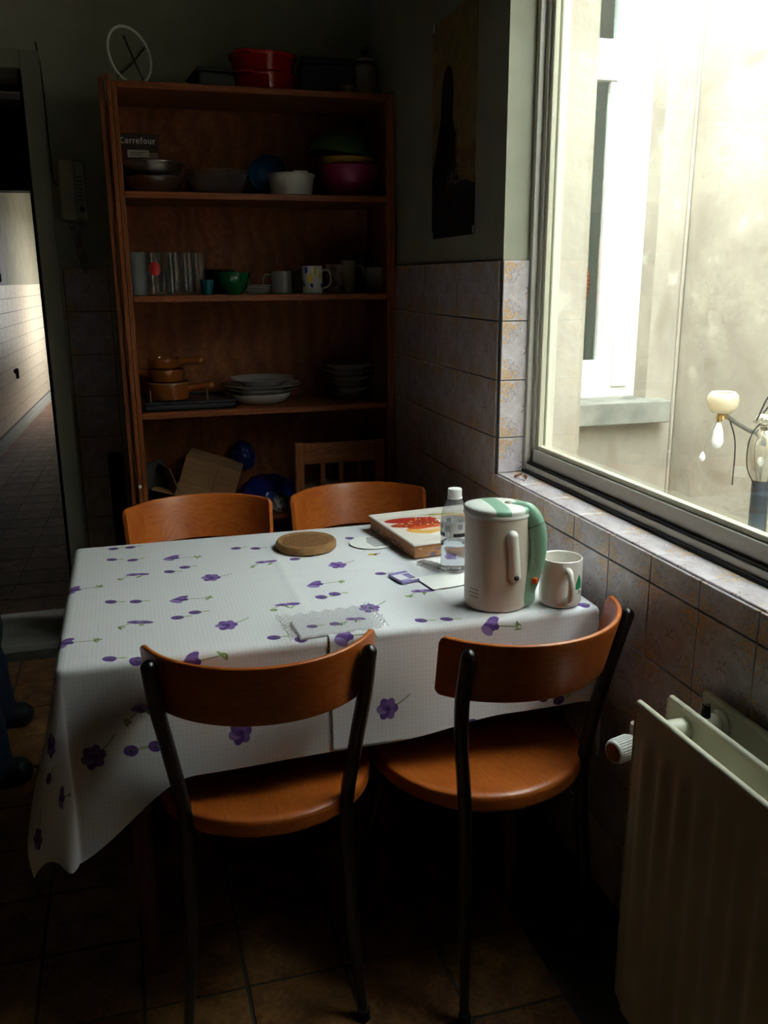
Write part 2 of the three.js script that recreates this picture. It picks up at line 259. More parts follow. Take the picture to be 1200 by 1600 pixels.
// the kitchen window
{
  const w = structGroup('window_1'), X0 = 0.07, X1 = 0.128, top = WY1, z0 = WZ0, z1 = WZ1;
  part('outer_frame', [rspan(X0 + 0.004, X1 + 0.02, WY0, WY0 + 0.026, z0, z1, 0.002), rspan(X0, X1 + 0.02, WY0, top, z0, z0 + 0.018, 0.002), rspan(X0, X1 + 0.02, WY0, top, z1 - 0.018, z1, 0.002), rspan(X0, X1 + 0.02, top - 0.03, top, z0, z1, 0.002)], M.frame, w);
  part('gasket', [span(X0 - 0.003, X0 + 0.004, WY0, WY0 + 0.011, z0 + 0.003, z1), span(X0 + 0.006, X0 + 0.016, WY0 + 0.024, WY0 + 0.031, z0 + 0.018, z1 - 0.018)], M.rubber, w);
  part('sash', [rspan(X0 + 0.016, X1, WY0 + 0.03, WY0 + 0.066, z0 + 0.018, z1 - 0.018, 0.002), rspan(X0 + 0.016, X1, WY0 + 0.03, top - 0.03, z0 + 0.018, z0 + 0.034, 0.002), rspan(X0 + 0.016, X1, WY0 + 0.03, top - 0.03, z1 - 0.05, z1 - 0.018, 0.002), rspan(X0 + 0.016, X1, top - 0.07, top - 0.03, z0 + 0.018, z1 - 0.018, 0.002)], M.frame, w);
  part('glazing_bead', [rspan(X0 + 0.022, X0 + 0.04, WY0 + 0.066, WY0 + 0.078, z0 + 0.034, z1 - 0.05, 0.003), rspan(X0 + 0.022, X0 + 0.036, WY0 + 0.066, top - 0.07, z0 + 0.034, z0 + 0.048, 0.003), rspan(X0 + 0.044, X0 + 0.054, WY0 + 0.066, top - 0.07, z0 + 0.034, z0 + 0.044, 0.003)], M.bead, w);
  part('pane', span(X0 + 0.04, X0 + 0.0425, WY0 + 0.066, top - 0.068, z0 + 0.034, z1 - 0.05), M.glass, w);
}
// ------------------------------------------------------------------ the light well outside
{
  const ZF = -0.2, XR = 1.52, H = 3.3;
  struct('ground', span(-30, 30, -0.4, -0.13, -30, 30), M.concrete);
  struct('wall_yard_right', uvm(span(XR, XR + 0.25, -0.2, H, ZF - 0.25, 5.6)), M.render).name = 'wall_right_002';
  // neighbour wall with its window opening
  const ox0 = 0.72, ox1 = 1.365, oy0 = 0.845, oy1 = 2.75;
  struct('wall_yard_back', [uvm(span(0.235, ox0, -0.2, 4.6, ZF - 0.3, ZF)), uvm(span(ox1, XR, -0.2, 4.6, ZF - 0.3, ZF)), uvm(span(ox0, ox1, -0.2, oy0, ZF - 0.3, ZF)), uvm(span(ox0, ox1, oy1, 4.6, ZF - 0.3, ZF))], M.render).name = 'wall_back_002';
  struct('wall_yard_front', uvm(span(0.235, XR, -0.2, 3.0, 5.3, 5.6)), M.render).name = 'wall_front_001';
  struct('wall_neighbour', [span(0.4, 1.75, 0.4, 3.2, -1.6, -1.5), span(0.3, 0.4, 0.4, 3.2, -1.6, -0.5), span(1.75, 1.85, 0.4, 3.2, -1.6, -0.5), span(0.3, 1.85, 3.2, 3.3, -1.6, -0.5), span(0.3, 1.85, 0.3, 0.4, -1.6, -0.5)], M.white).name = 'wall_back_003';
  struct('trim_2', uvm(tube([[XR - 0.005, -0.1, ZF + 0.004], [XR - 0.012, 1.2, ZF + 0.008], [XR - 0.006, 2.2, ZF + 0.006], [XR - 0.005, 3.2, ZF + 0.004]], 0.008, 30, 8)), M.render);
  const w = structGroup('window_2'), zf = ZF - 0.1, d = 0.06, mw = 1.185;
  part('frame', [rspan(ox0, ox0 + 0.07, oy0, oy1, zf - d, zf), rspan(mw, ox1, oy0, oy1, zf - d, zf), rspan(ox0 + 0.07, mw, oy0, oy0 + 0.17, zf - d, zf), rspan(ox0 + 0.07, mw, 2.2, 2.36, zf - d, zf), rspan(ox0 + 0.07, mw, oy1 - 0.07, oy1, zf - d, zf)], M.white, w);
  part('sash_edge', [rspan(mw - 0.022, mw, oy0 + 0.17, 2.2, zf - 0.045, zf - 0.012), rspan(mw + 0.05, ox1 - 0.05, oy0 + 0.05, 2.2, zf, zf + 0.014)], M.white, w);
  part('pane', [span(ox0 + 0.07, mw - 0.02, oy0 + 0.17, 2.2, zf - 0.035, zf - 0.031), span(ox0 + 0.07, mw, 2.36, oy1 - 0.07, zf - 0.035, zf - 0.031)], M.glass, w);
  part('sill', uvm(rspan(ox0 - 0.08, ox1 + 0.08, 0.742, oy0, ZF - 0.1, ZF + 0.09, 0.008)), M.concrete, w);
  const redMat = std({ map: dataTex(64, 128, (u, v) => mixc(hex(0xb03a28), hex(0xe07a5e), 0.5 + 0.5 * Math.sin(v * 2 * PI * 22))), roughness: 0.9 });
  const lamp = thing('paper_lantern', 'ribbed red paper lantern hanging behind the neighbour\'s window pane', 'lantern', [1.04, 1.36, -0.48]);
  part('shade', lathe([...Array(40)].map((_, i) => { const t = i / 39; return [0.03 + 0.11 * Math.sin(PI * t) ** 0.6 + 0.003 * (i % 2), -0.2 + 0.4 * t]; }), 40), redMat, lamp); part('cord', cyl(0.003, 0.003, 1.2, 0, 0.8, 0), M.rubber, lamp); part('cap', cyl(0.035, 0.035, 0.01, 0, 0.2, 0), M.rubber, lamp); part('cap', cyl(0.035, 0.035, 0.01, 0, -0.2, 0), M.rubber, lamp);
  const cur = []; for (let i = 0; i <= 6; i++) { const row = []; for (let j = 0; j <= 60; j++) row.push(V(0.76 + 0.46 * j / 60, 0.9 + 1.8 * i / 6, -0.75 + 0.018 * Math.sin(j * 0.9))); cur.push(row); }
  solo('curtain', 'mauve pleated curtain inside the neighbour\'s window', 'curtain', skin(cur), std({ color: 0x8a6f78, roughness: 0.95, side: THREE.DoubleSide }));
  // old lamp out in the light well
  const c = thing('chandelier', 'old lamp with a cream glass cup and hanging drops outside the window', 'lamp', [1.05, -0.13, 1.0]);
  part('post', limb([[0, 0, 0], [0.01, 0.4, 0], [0, 0.86, 0]], [0.05, 0.03, 0.028]), std({ color: 0x2f3a44, roughness: 0.5 }), c);
  part('foot', lathe([[0.001, 0], [0.17, 0], [0.17, 0.02], [0.06, 0.05], [0.001, 0.06]]), std({ color: 0x2f3a44, roughness: 0.5 }), c);
  part('baluster', lathe([[0.001, 0.86], [0.03, 0.87], [0.05, 0.94], [0.054, 0.99], [0.04, 1.03], [0.02, 1.045], [0.02, 1.055], [0.045, 1.06], [0.03, 1.085], [0.001, 1.09]]), phys({ color: 0xd8d2c4, roughness: 0.08, metalness: 0.75 }), c);
  part('arm', [limb([[0.02, 1.05, 0], [-0.04, 1.03, 0], [-0.1, 1.055, 0], [-0.16, 1.09, 0]], [0.008, 0.007, 0.008]), limb([[0.0, 1.05, 0], [0.08, 1.03, 0.02], [0.16, 1.1, 0.03]], [0.008, 0.007, 0.008])], std({ color: 0x8f8c84, roughness: 0.35, metalness: 0.7 }), c);
  part('wire', [tube([[-0.15, 1.09, 0], [-0.115, 1.0, 0], [-0.11, 0.86, 0]], 0.0022), tube([[0.02, 1.09, 0], [-0.06, 1.03, 0.01], [-0.07, 0.93, 0.01], [-0.03, 0.85, 0.01]], 0.0022), tube([[-0.05, 1.07, 0.01], [0.0, 1.16, 0.01], [0.12, 1.22, 0.01]], 0.0026), tube([[-0.01, 1.09, -0.01], [0.04, 1.14, -0.01], [0.14, 1.17, -0.01]], 0.0022)], M.rubber, c);
  const cup = phys({ color: 0xf3e8cf, roughness: 0.25, transmission: 0.35, thickness: 0 });
  part('cup', lathe([[0.001, 1.1], [0.03, 1.1], [0.045, 1.118], [0.0485, 1.14], [0.046, 1.155], [0.036, 1.166], [0.03, 1.16], [0.042, 1.14], [0.03, 1.11], [0.001, 1.108]], 40).translate(-0.175, 0, 0), cup, c);
  part('socket', [cyl(0.012, 0.018, 0.02, -0.175, 1.092, 0), cyl(0.006, 0.01, 0.02, -0.19, 1.085, 0.01)], M.brass, c);
  const drop = phys({ color: 0xffffff, roughness: 0.12, clearcoat: 1 });
  part('drop', lathe([[0.001, 0], [0.014, 0.008], [0.019, 0.025], [0.015, 0.06], [0.006, 0.085], [0.001, 0.09]], 20).translate(-0.19, 0.985, 0.01), drop, c);
  part('drop', lathe([[0.001, 0], [0.008, 0.006], [0.01, 0.016], [0.004, 0.03], [0.001, 0.032]], 16).translate(-0.233, 0.945, 0), drop, c);
  part('chain', tube([[-0.18, 1.1, 0], [-0.212, 1.04, 0], [-0.233, 0.975, 0]], 0.0016), M.steel, c);
  const bin = thing('plant_pot', 'grey blue glazed tub standing outside below the window', 'pot', [0.75, -0.13, 1.2]);
  part('bowl', lathe([[0.001, 0], [0.11, 0], [0.14, 0.4], [0.15, 0.76], [0.14, 0.77], [0.13, 0.74], [0.001, 0.7]], 40), M.glaze(0xaeb2b0), bin);
}
// ------------------------------------------------------------------ bookcase
const BX0 = -0.944, BX1 = -0.004, BZ = 0.345, SH = [1.975, 1.657, 1.337, 0.956, 0.574, 0.12];
{
  const b = thing('bookcase', 'tall open orange wood bookcase crowded with crockery in the back corner', 'bookcase');
  part('side_panel', uvm(rspan(BX0, BX0 + 0.018, 0, 1.985, 0.025, BZ - 0.018), 'y'), M.shelf, b);
  part('side_panel', uvm(rspan(BX1 - 0.018, BX1, 0, 1.985, 0.025, BZ - 0.018), 'y', 0.4), M.shelf, b);
  part('front_post', uvm(rspan(BX0 + 0.023, BX0 + 0.037, 0, 1.992, BZ - 0.03, BZ, 0.003), 'y', 0.2), M.shelf, b);
  part('front_post', uvm(rspan(BX0 + 0.0375, BX0 + 0.054, 0, 1.975, BZ - 0.03, BZ - 0.002, 0.003), 'y', 0.7), M.shelf, b);
  part('front_post', uvm(rspan(BX1 - 0.034, BX1 - 0.004, 0, 1.975, BZ - 0.03, BZ, 0.003), 'y', 0.9), M.shelf, b);
  part('back_panel', uvm(span(BX0 + 0.01, BX1 - 0.01, 0.05, 1.97, 0.012, 0.022), 'y'), M.ply, b);
  SH.forEach((y, i) => part('shelf', uvm(rspan(BX0 + 0.054, BX1 - 0.035, y - 0.021, y, 0.023, BZ - 0.001, 0.003), 'x', i * 0.31), M.shelf, b));
  const pin = part('shelf_pin', cyl(0.005, 0.005, 0.016, 0, 0, 0, 12).rotateX(PI / 2), M.white, b, [BX0 + 0.03, 0.71, BZ + 0.004]);
}
// crockery helpers: profile of a bowl with a wall
const bowlPts = (r0, r1, h, t = 0.004, foot = 0.006) => [[0.001, foot], [r0 * 0.8, foot], [r0 * 0.82, 0], [r0, 0], [lerp(r0, r1, 0.55), h * 0.28], [lerp(r0, r1, 0.86), h * 0.62], [r1, h - t], [r1 - t / 2, h], [r1 - t, h - t], [lerp(r0, r1, 0.8) - t, h * 0.6], [lerp(r0, r1, 0.45) - t, h * 0.3], [r0 * 0.8, foot + t], [0.001, foot + t]];
const S0 = SH[0], S1 = SH[1], S2 = SH[2], S3 = SH[3], S4 = SH[4];
{ // on top of the bookcase
  const r = thing('wire_stand', 'white wire ring with dark crossed bars leaning on top of the bookcase', 'ring', [-0.836, S0, 0.27], 0.68);
  part('ring', new THREE.TorusGeometry(0.083, 0.004, 12, 60).translate(0, 0.087, 0), M.white, r, [0, 0, 0], [-0.12, 0, 0]);
  part('cross_bar', limb([[-0.055, 0.02, -0.004], [0.0, 0.06, -0.01], [0.065, 0.12, -0.016]], [0.0035, 0.0035]), M.darkTrim, r); part('cross_bar', limb([[0.05, 0.012, -0.004], [0.02, 0.07, -0.01], [-0.012, 0.14, -0.018]], [0.0035, 0.0035]), M.darkTrim, r);
  const red = M.glaze(0xa81410);
  for (let k = 0; k < 2; k++) {
    const pos = [-0.418, S0 + 0.001 + k * 0.06, 0.2];
    const p = thing('baking_dish', k ? 'glossy red round baking dish, upper one of the two on the bookcase' : 'glossy red round baking dish, lower one of the two on the bookcase', 'dish', pos, 0, 'red baking dishes');
    part('body', lathe([[0.001, 0], [0.094, 0], [0.1, 0.004], [0.105, 0.046], [0.112, 0.048], [0.1135, 0.056], [0.107, 0.0585], [0.101, 0.05], [0.096, 0.008], [0.001, 0.006]], 56), red, p);
    for (const s of [-1, 1]) part('lug', rb(0.03, 0.01, 0.06, 0.12 * s, 0.052, 0, 0.004).rotateY(0.9), red, p);
  }
  const t = thing('tray', 'dark oblong tin lying on the bookcase left of the red dishes', 'tin', [-0.59, S0, 0.19], 0.1);
  part('tin', rb(0.125, 0.05, 0.2, 0, 0.026, 0, 0.01), std({ color: 0x1b1c18, roughness: 0.5 }), t); part('lid', rb(0.13, 0.008, 0.205, 0, 0.054, 0, 0.003), std({ color: 0x23241f, roughness: 0.5 }), t);
  const bb = thing('storage_box', 'dark navy box on the bookcase right of the red dishes', 'box', [-0.195, S0, 0.14], -0.08);
  part('box_body', rb(0.18, 0.108, 0.14, 0, 0.055, 0, 0.008), std({ color: 0x16263f, roughness: 0.55 }), bb); part('lid', rb(0.188, 0.02, 0.148, 0, 0.118, 0, 0.006), std({ color: 0x152440, roughness: 0.55 }), bb);
  const sm = thing('ramekin', 'tiny pale grey pot in front of the navy box on the bookcase', 'pot', [-0.155, S0, 0.27]);
  part('pot', lathe(bowlPts(0.02, 0.032, 0.032), 30), M.glaze(0x8a8272), sm);
  const cn = thing('canister', 'dim brown jar with a domed lid and round knob on the bookcase end', 'jar', [-0.07, S0, 0.2]);
  part('jar_body', lathe([[0.001, 0], [0.036, 0], [0.042, 0.01], [0.043, 0.1], [0.036, 0.118], [0.001, 0.118]], 36), M.glaze(0x8a7c6c), cn);
  part('lid', lathe([[0.001, 0.142], [0.02, 0.138], [0.038, 0.126], [0.04, 0.118], [0.001, 0.118]], 36), M.glaze(0x8a7c6c), cn); part('knob', new THREE.SphereGeometry(0.014, 20, 14).translate(0, 0.156, 0), M.glaze(0x4a4038), cn);
}
{ // first shelf
  const label = canvasTex(256, 384, (g, W, H) => { g.fillStyle = '#3b2320'; g.fillRect(0, 0, W, H); g.fillStyle = '#4a2f2c'; g.fillRect(0, 200, W, 184); g.fillStyle = '#d8cfc8'; g.font = 'bold 52px sans-serif'; g.fillText('Carrefour', -4, 58); g.fillStyle = '#b9b4a6'; g.fillRect(44, 96, 150, 46); g.fillStyle = '#7d7268'; g.fillRect(60, 110, 110, 7); g.fillRect(60, 124, 80, 6); g.fillStyle = '#a79a90'; g.font = '24px sans-serif'; g.fillRect(150, 205, 76, 22); g.fillStyle = '#846a64'; g.fillRect(195, 110, 61, 80); g.fillRect(30, 180, 90, 8); g.fillRect(30, 200, 70, 8); });
  const b = thing('food_carton', 'brown supermarket carton with a white label behind the steel pans', 'carton', [-0.83, S1, 0.09]);
  part('carton', [rb(0.125, 0.2, 0.06, 0, 0.1, 0, 0.002)], std({ color: 0x3b2320, roughness: 0.6 }), b);
  part('printed_front', tileGeo(0.121, 0.196, 0.002, 0.0005), std({ map: label, roughness: 0.5 }), b, [0, 0.1, 0.0295]);
  const bp = [[0.001, 0.001], [0.06, 0.001], [0.08, 0.012], [0.094, 0.05], [0.101, 0.052], [0.101, 0.054], [0.093, 0.0535], [0.078, 0.014], [0.06, 0.003], [0.001, 0.003]];
  const s = thing('steel_bowl', 'lower of two stacked stainless steel bowls on the top shelf', 'bowl', [-0.79, S1, 0.2], 0, 'steel bowls'); part('bowl', lathe(bp, 56), M.steel, s);
  const s2 = thing('steel_pan', 'upper of two stacked stainless steel bowls, with a dark rim, on the top shelf', 'bowl', [-0.79, S1 + 0.048, 0.2], 0, 'steel bowls'); part('bowl', lathe(bp.map(([a, b2]) => [a * 0.98, b2 * 0.92]), 56), M.steel, s2); part('rim', new THREE.TorusGeometry(0.1, 0.003, 8, 56).rotateX(PI / 2).translate(0, 0.049, 0), M.steel, s2);
  const gb = [[0.001, 0], [0.06, 0], [0.095, 0.03], [0.11, 0.062], [0.113, 0.064], [0.112, 0.067], [0.107, 0.064], [0.091, 0.031], [0.058, 0.005], [0.001, 0.005]];
  for (let k = 0; k < 2; k++) { const g = thing('glass_bowl', k ? 'clear glass bowl nested inside another on the top shelf' : 'clear glass bowl holding a second one on the top shelf', 'bowl', [-0.585, S1 + k * 0.014, 0.19], 0, 'clear glass bowls'); part('bowl', lathe(gb.map(([a, h]) => [a * (1 - 0.06 * k), h]), 56), phys({ color: 0xf0f3f3, roughness: 0.08, transmission: 0.975, thickness: 0, ior: 1.5 }), g); }
  const bl = thing('plastic_bowl', 'petrol blue plastic bowl tipped on its side behind the white bowl', 'bowl', [-0.39, S1 + 0.062, 0.11], 0); const bm = part('bowl', lathe(bowlPts(0.03, 0.068, 0.06, 0.003), 40), M.plastic(0x0d5487), bl, [0, 0, 0], [1.15, 0, 0.35]);
  const wb = thing('white_dish', 'cream white round oven dish on the top shelf', 'dish', [-0.345, S1, 0.25]); part('dish', lathe([[0.001, 0], [0.066, 0], [0.07, 0.004], [0.077, 0.058], [0.082, 0.06], [0.082, 0.07], [0.077, 0.071], [0.073, 0.06], [0.066, 0.008], [0.001, 0.006]], 48), M.glaze(0xcfc8ba), wb); part('rim_tab', rb(0.05, 0.008, 0.024, 0.02, 0.073, 0.06, 0.003), M.glaze(0xcfc8ba), wb);
  const m = thing('mixing_bowl', 'magenta mixing bowl at the bottom of the coloured stack', 'bowl', [-0.132, S1, 0.19], 0, 'coloured mixing bowls'); part('bowl', lathe(bowlPts(0.058, 0.112, 0.108, 0.003), 48), M.plastic(0x9c1556), m);
  const y = thing('mixing_bowl', 'yellow mixing bowl in the middle of the coloured stack', 'bowl', [-0.136, S1 + 0.052, 0.19], 0, 'coloured mixing bowls'); part('bowl', lathe(bowlPts(0.05, 0.1, 0.082, 0.003), 48), M.plastic(0xc8960f), y);
  const gr = thing('mixing_bowl', 'dark green bowl turned over and tilted on the coloured stack', 'bowl', [-0.136, S1 + 0.22, 0.17], 0, 'coloured mixing bowls'); part('bowl', lathe(bowlPts(0.05, 0.112, 0.082, 0.003), 48), M.plastic(0x3f6a36), gr, [0, 0, 0], [PI, 0, 0.17]);
}
{ // second shelf: glasses, bowls and mugs
  const tum = [[0.001, 0.0], [0.024, 0.0], [0.026, 0.004], [0.03, 0.135], [0.0288, 0.138], [0.0276, 0.135], [0.0236, 0.012], [0.001, 0.01]];
  const glassRow = [[-0.872, 0.27, 'frosted grey', 0xa9b0b2], [-0.813, 0.26], [-0.846, 0.17], [-0.752, 0.27], [-0.775, 0.18], [-0.705, 0.24], [-0.662, 0.17]];
  const lab = ['frosted grey tumbler at the left end of the row of glasses', 'clear tumbler with a red round print among the glasses', 'clear tumbler standing behind the one with the red print', 'clear tumbler next right of the red printed one', 'clear tumbler in the back row, right of the red print', 'clear tumbler in front near the right end of the glasses', 'clear tumbler at the right end of the row of glasses'];
  const tumblerGlass = phys({ color: 0xf2f5f5, roughness: 0.05, transmission: 0.985, thickness: 0, ior: 1.5 });
  glassRow.forEach(([x, z, fr], i) => {
    const t = thing('tumbler', lab[i], 'glass', [x, S2, z], i, 'tumblers on the shelf');
    part('glass_wall', lathe(tum, 32), i === 0 ? phys({ color: 0xaab0b2, roughness: 0.45, transmission: 0.6, thickness: 0 }) : tumblerGlass, t);
    if (i === 1) { const c = []; for (const [y0, r] of [[0.07, 1]]) { const rows = []; for (let a = 0; a <= 6; a++) { const row = []; for (let b = 0; b <= 20; b++) { const q = a / 6 * 0.019, th = b / 20 * 2 * PI, an = 2.57 + q * Math.cos(th) / 0.0288; row.push(V(Math.cos(an) * 0.0292, 0.085 + q * Math.sin(th) * 1.2, Math.sin(an) * 0.0292)); } rows.push(row); } c.push(skin(rows)); } part('print', c, std({ color: 0xc41d1d, roughness: 0.5, side: THREE.DoubleSide }), t, null, null, 'round red print'); }
  });
  const te = thing('egg_cup', 'small teal cup beside the green bowl', 'cup', [-0.641, S2, 0.22]); part('cup', lathe(bowlPts(0.016, 0.024, 0.05, 0.003), 28), M.glaze(0x0f5a62), te);
  const gb = thing('green_bowl', 'glossy dark green cereal bowl on the middle shelf', 'bowl', [-0.553, S2, 0.23]); part('bowl', lathe(bowlPts(0.03, 0.062, 0.075, 0.004), 44), M.glaze(0x14592f), gb);
  const db = thing('dark_bowl', 'dark brown bowl half hidden behind the green bowl', 'bowl', [-0.585, S2, 0.1]); part('bowl', lathe(bowlPts(0.03, 0.056, 0.085, 0.004), 40), M.glaze(0x2a2018), db);
  for (let k = 0; k < 3; k++) { const p = thing('saucer', ['lowest', 'middle', 'topmost'][k] + ' saucer of the small pile right of the green bowl', 'saucer', [-0.462, S2 + k * 0.0085, 0.17], 0, 'saucers'); part('plate', lathe([[0.001, 0.002], [0.03, 0.002], [0.03, 0], [0.034, 0], [0.048, 0.008], [0.053, 0.013], [0.052, 0.0145], [0.03, 0.006], [0.001, 0.005]], 40), M.glaze(0xb9b6ae), p); }
  const mugShape = (r, h) => lathe([[0.001, 0.003], [r * 0.85, 0.003], [r * 0.87, 0], [r * 0.95, 0.002], [r, 0.008], [r, h - 0.002], [r - 0.0015, h], [r - 0.004, h - 0.003], [r - 0.004, 0.01], [0.001, 0.008]], 44);
  const byHeight = (g, h) => { const p = g.attributes.position, uv = g.attributes.uv; for (let i = 0; i < p.count; i++) uv.setY(i, p.getY(i) / h); return g; };
  const handle = (r, h) => limb([[r - 0.003, h * 0.82, 0], [r + 0.018, h * 0.84, 0], [r + 0.028, h * 0.6, 0], [r + 0.02, h * 0.28, 0], [r - 0.003, h * 0.18, 0]], [0.0055, 0.0048, 0.0048, 0.0055], 30, 10, 0.8);
  const flower = canvasTex(512, 128, (g, W, H) => { g.fillStyle = '#d3d0c8'; g.fillRect(0, 0, W, H); for (let i = 0; i < 26; i++) { const x = rr(0, W), y = rr(18, 108); g.fillStyle = ['#d9b81c', '#2c3f86', '#24356e', '#b5402c', '#e0c233'][i % 5]; g.beginPath(); g.ellipse(x, y, rr(8, 22), rr(8, 24), rr(0, 3), 0, 7); g.fill(); } });
  const rose = canvasTex(512, 128, (g, W, H) => { g.fillStyle = '#a98c88'; g.fillRect(0, 0, W, H); for (let i = 0; i < 22; i++) { g.fillStyle = ['#8c4c52', '#9a6a6c', '#77424c'][i % 3]; g.beginPath(); g.ellipse(rr(0, W), rr(10, 118), rr(5, 12), rr(8, 22), rr(0, 3), 0, 7); g.fill(); } });
  const mugs = [[-0.382, 0.2, 0.0375, 0.077, 0x9a978e, 2.9, 'grey white cup, leftmost in the row of mugs'], [-0.318, 0.12, 0.034, 0.084, 0x7d7468, 2.2, 'dull beige mug half hidden behind the printed mug'], [-0.284, 0.26, 0.0365, 0.094, flower, -0.12, 'white mug printed with yellow, blue and red flowers'], [-0.182, 0.17, 0.034, 0.1, rose, -0.3, 'dusty pink patterned mug right of the printed mug'], [-0.135, 0.18, 0.029, 0.114, 0x918879, -0.3, 'tall beige mug behind the pink mug'], [-0.046, 0.21, 0.032, 0.089, 0x7a756c, 0.3, 'small grey mug at the right end of the middle shelf']];
  for (const [x, z, r, h, c, a, l] of mugs) { const m = thing('mug', l, 'mug', [x, S2, z], a, 'mugs on the shelf'); part('body', byHeight(mugShape(r, h), h), typeof c === 'number' ? M.glaze(c) : phys({ map: c, roughness: 0.2, clearcoat: 0.5 }), m); part('handle', handle(r, h), typeof c === 'number' ? M.glaze(c) : M.glaze(0xc4c0b6), m); }
  const dg = thing('dark_glass', 'dark smoked glass beside the small grey mug', 'glass', [-0.077, S2, 0.12]); part('glass_wall', lathe(tum, 28), phys({ color: 0x2c2a28, roughness: 0.1, clearcoat: 0.5 }), dg);
}
{ // third shelf
  const tray = thing('raclette_grill', 'flat black table grill tray under the brown pans', 'grill', [-0.73, S3, 0.19], 0.03);
  part('base', rb(0.31, 0.022, 0.26, 0, 0.012, 0, 0.008), std({ color: 0x14171b, roughness: 0.35 }), tray); part('rim', [rb(0.31, 0.012, 0.012, 0, 0.027, 0.124, 0.004), rb(0.31, 0.012, 0.012, 0, 0.027, -0.124, 0.004), rb(0.012, 0.012, 0.26, 0.149, 0.027, 0, 0.004), rb(0.012, 0.012, 0.26, -0.149, 0.027, 0, 0.004)], std({ color: 0x1b1f24, roughness: 0.3 }), tray);
  for (const x of [-0.13, 0.06]) part('leg', cyl(0.003, 0.003, 0.05, x, 0.045, 0.1, 10), M.brass, tray);
  const clay = M.glaze(0x8c4f1e), clayIn = M.glaze(0x9a7448);
  const pot = (y, x, z, r, h, a, l, rim) => { const p = thing('clay_pan', l, 'pan', [x, y, z], a, 'brown clay pans'); part('pan', lathe([[0.001, 0], [r * 0.86, 0], [r * 0.95, 0.006], [r, h - 0.004], [r, h], [r - 0.005, h], [r * 0.9, 0.01], [0.001, 0.006]], 44), clay, p); part('handle', limb([[r - 0.008, h * 0.6, 0], [r + 0.03, h * 0.68, 0], [r + 0.07, h * 0.75, 0]], [0.015, 0.013, 0.017], 20, 12), clay, p); if (rim) part('rim', new THREE.TorusGeometry(r - 0.002, 0.003, 8, 44).rotateX(PI / 2).translate(0, h, 0), clayIn, p, null, null, 'pale glazed rim'); return p; };
  pot(S3 + 0.024, -0.79, 0.18, 0.074, 0.06, -0.15, 'brown clay pan with a pale rim, lowest of the stack', true);
  pot(S3 + 0.086, -0.795, 0.17, 0.062, 0.044, 2.95, 'brown clay pan with its handle to the left, middle of the stack', false);
  pot(S3 + 0.131, -0.8, 0.16, 0.058, 0.036, -0.3, 'brown clay pan with its handle to the right, top of the stack', false);
  const plate = (r) => lathe([[0.001, 0.003], [r * 0.55, 0.003], [r * 0.56, 0], [r * 0.62, 0], [r * 0.7, 0.008], [r, 0.022], [r - 0.001, 0.025], [r * 0.68, 0.012], [r * 0.6, 0.008], [0.001, 0.007]], 56);
  const wh = M.glaze(0xbdbab4), PL = [[0.12, 0, 'lowest'], [0.13, 0.03, 'second lowest'], [0.142, 0.046, 'second from the top, widest'], [0.118, 0.066, 'topmost']];
  PL.forEach(([r, dy, l], i) => { const p = thing('plate', l + ' white dinner plate of the pile in mid shelf', 'plate', [-0.47 + i * 0.003, S3 + dy, 0.19], i, 'white dinner plates'); part('dish', i === 0 ? lathe(bowlPts(0.075, 0.11, 0.04, 0.004), 56) : plate(r), wh, p); });
  for (let k = 0; k < 6; k++) { const p = thing('small_plate', ['lowest', 'second', 'third', 'fourth', 'fifth', 'topmost'][k] + (k === 0 || k === 5 ? '' : ' from below') + ' grey plate of the tall pile at the shelf\'s right end', 'plate', [-0.135 + (k % 2) * 0.003, S3 + 0.0 + k * 0.021, 0.15], 0, 'grey plates on the right'); part('dish', plate(k < 3 ? 0.086 : 0.1), M.glaze(0xb5b0a6), p); }
  const cl = thing('carafe', 'narrow clear glass at the far right of the plate shelf', 'glass', [-0.062, S3, 0.28]); part('glass_wall', lathe([[0.001, 0], [0.02, 0], [0.022, 0.004], [0.022, 0.15], [0.02, 0.15], [0.02, 0.008], [0.001, 0.006]], 28), M.clear, cl);
}
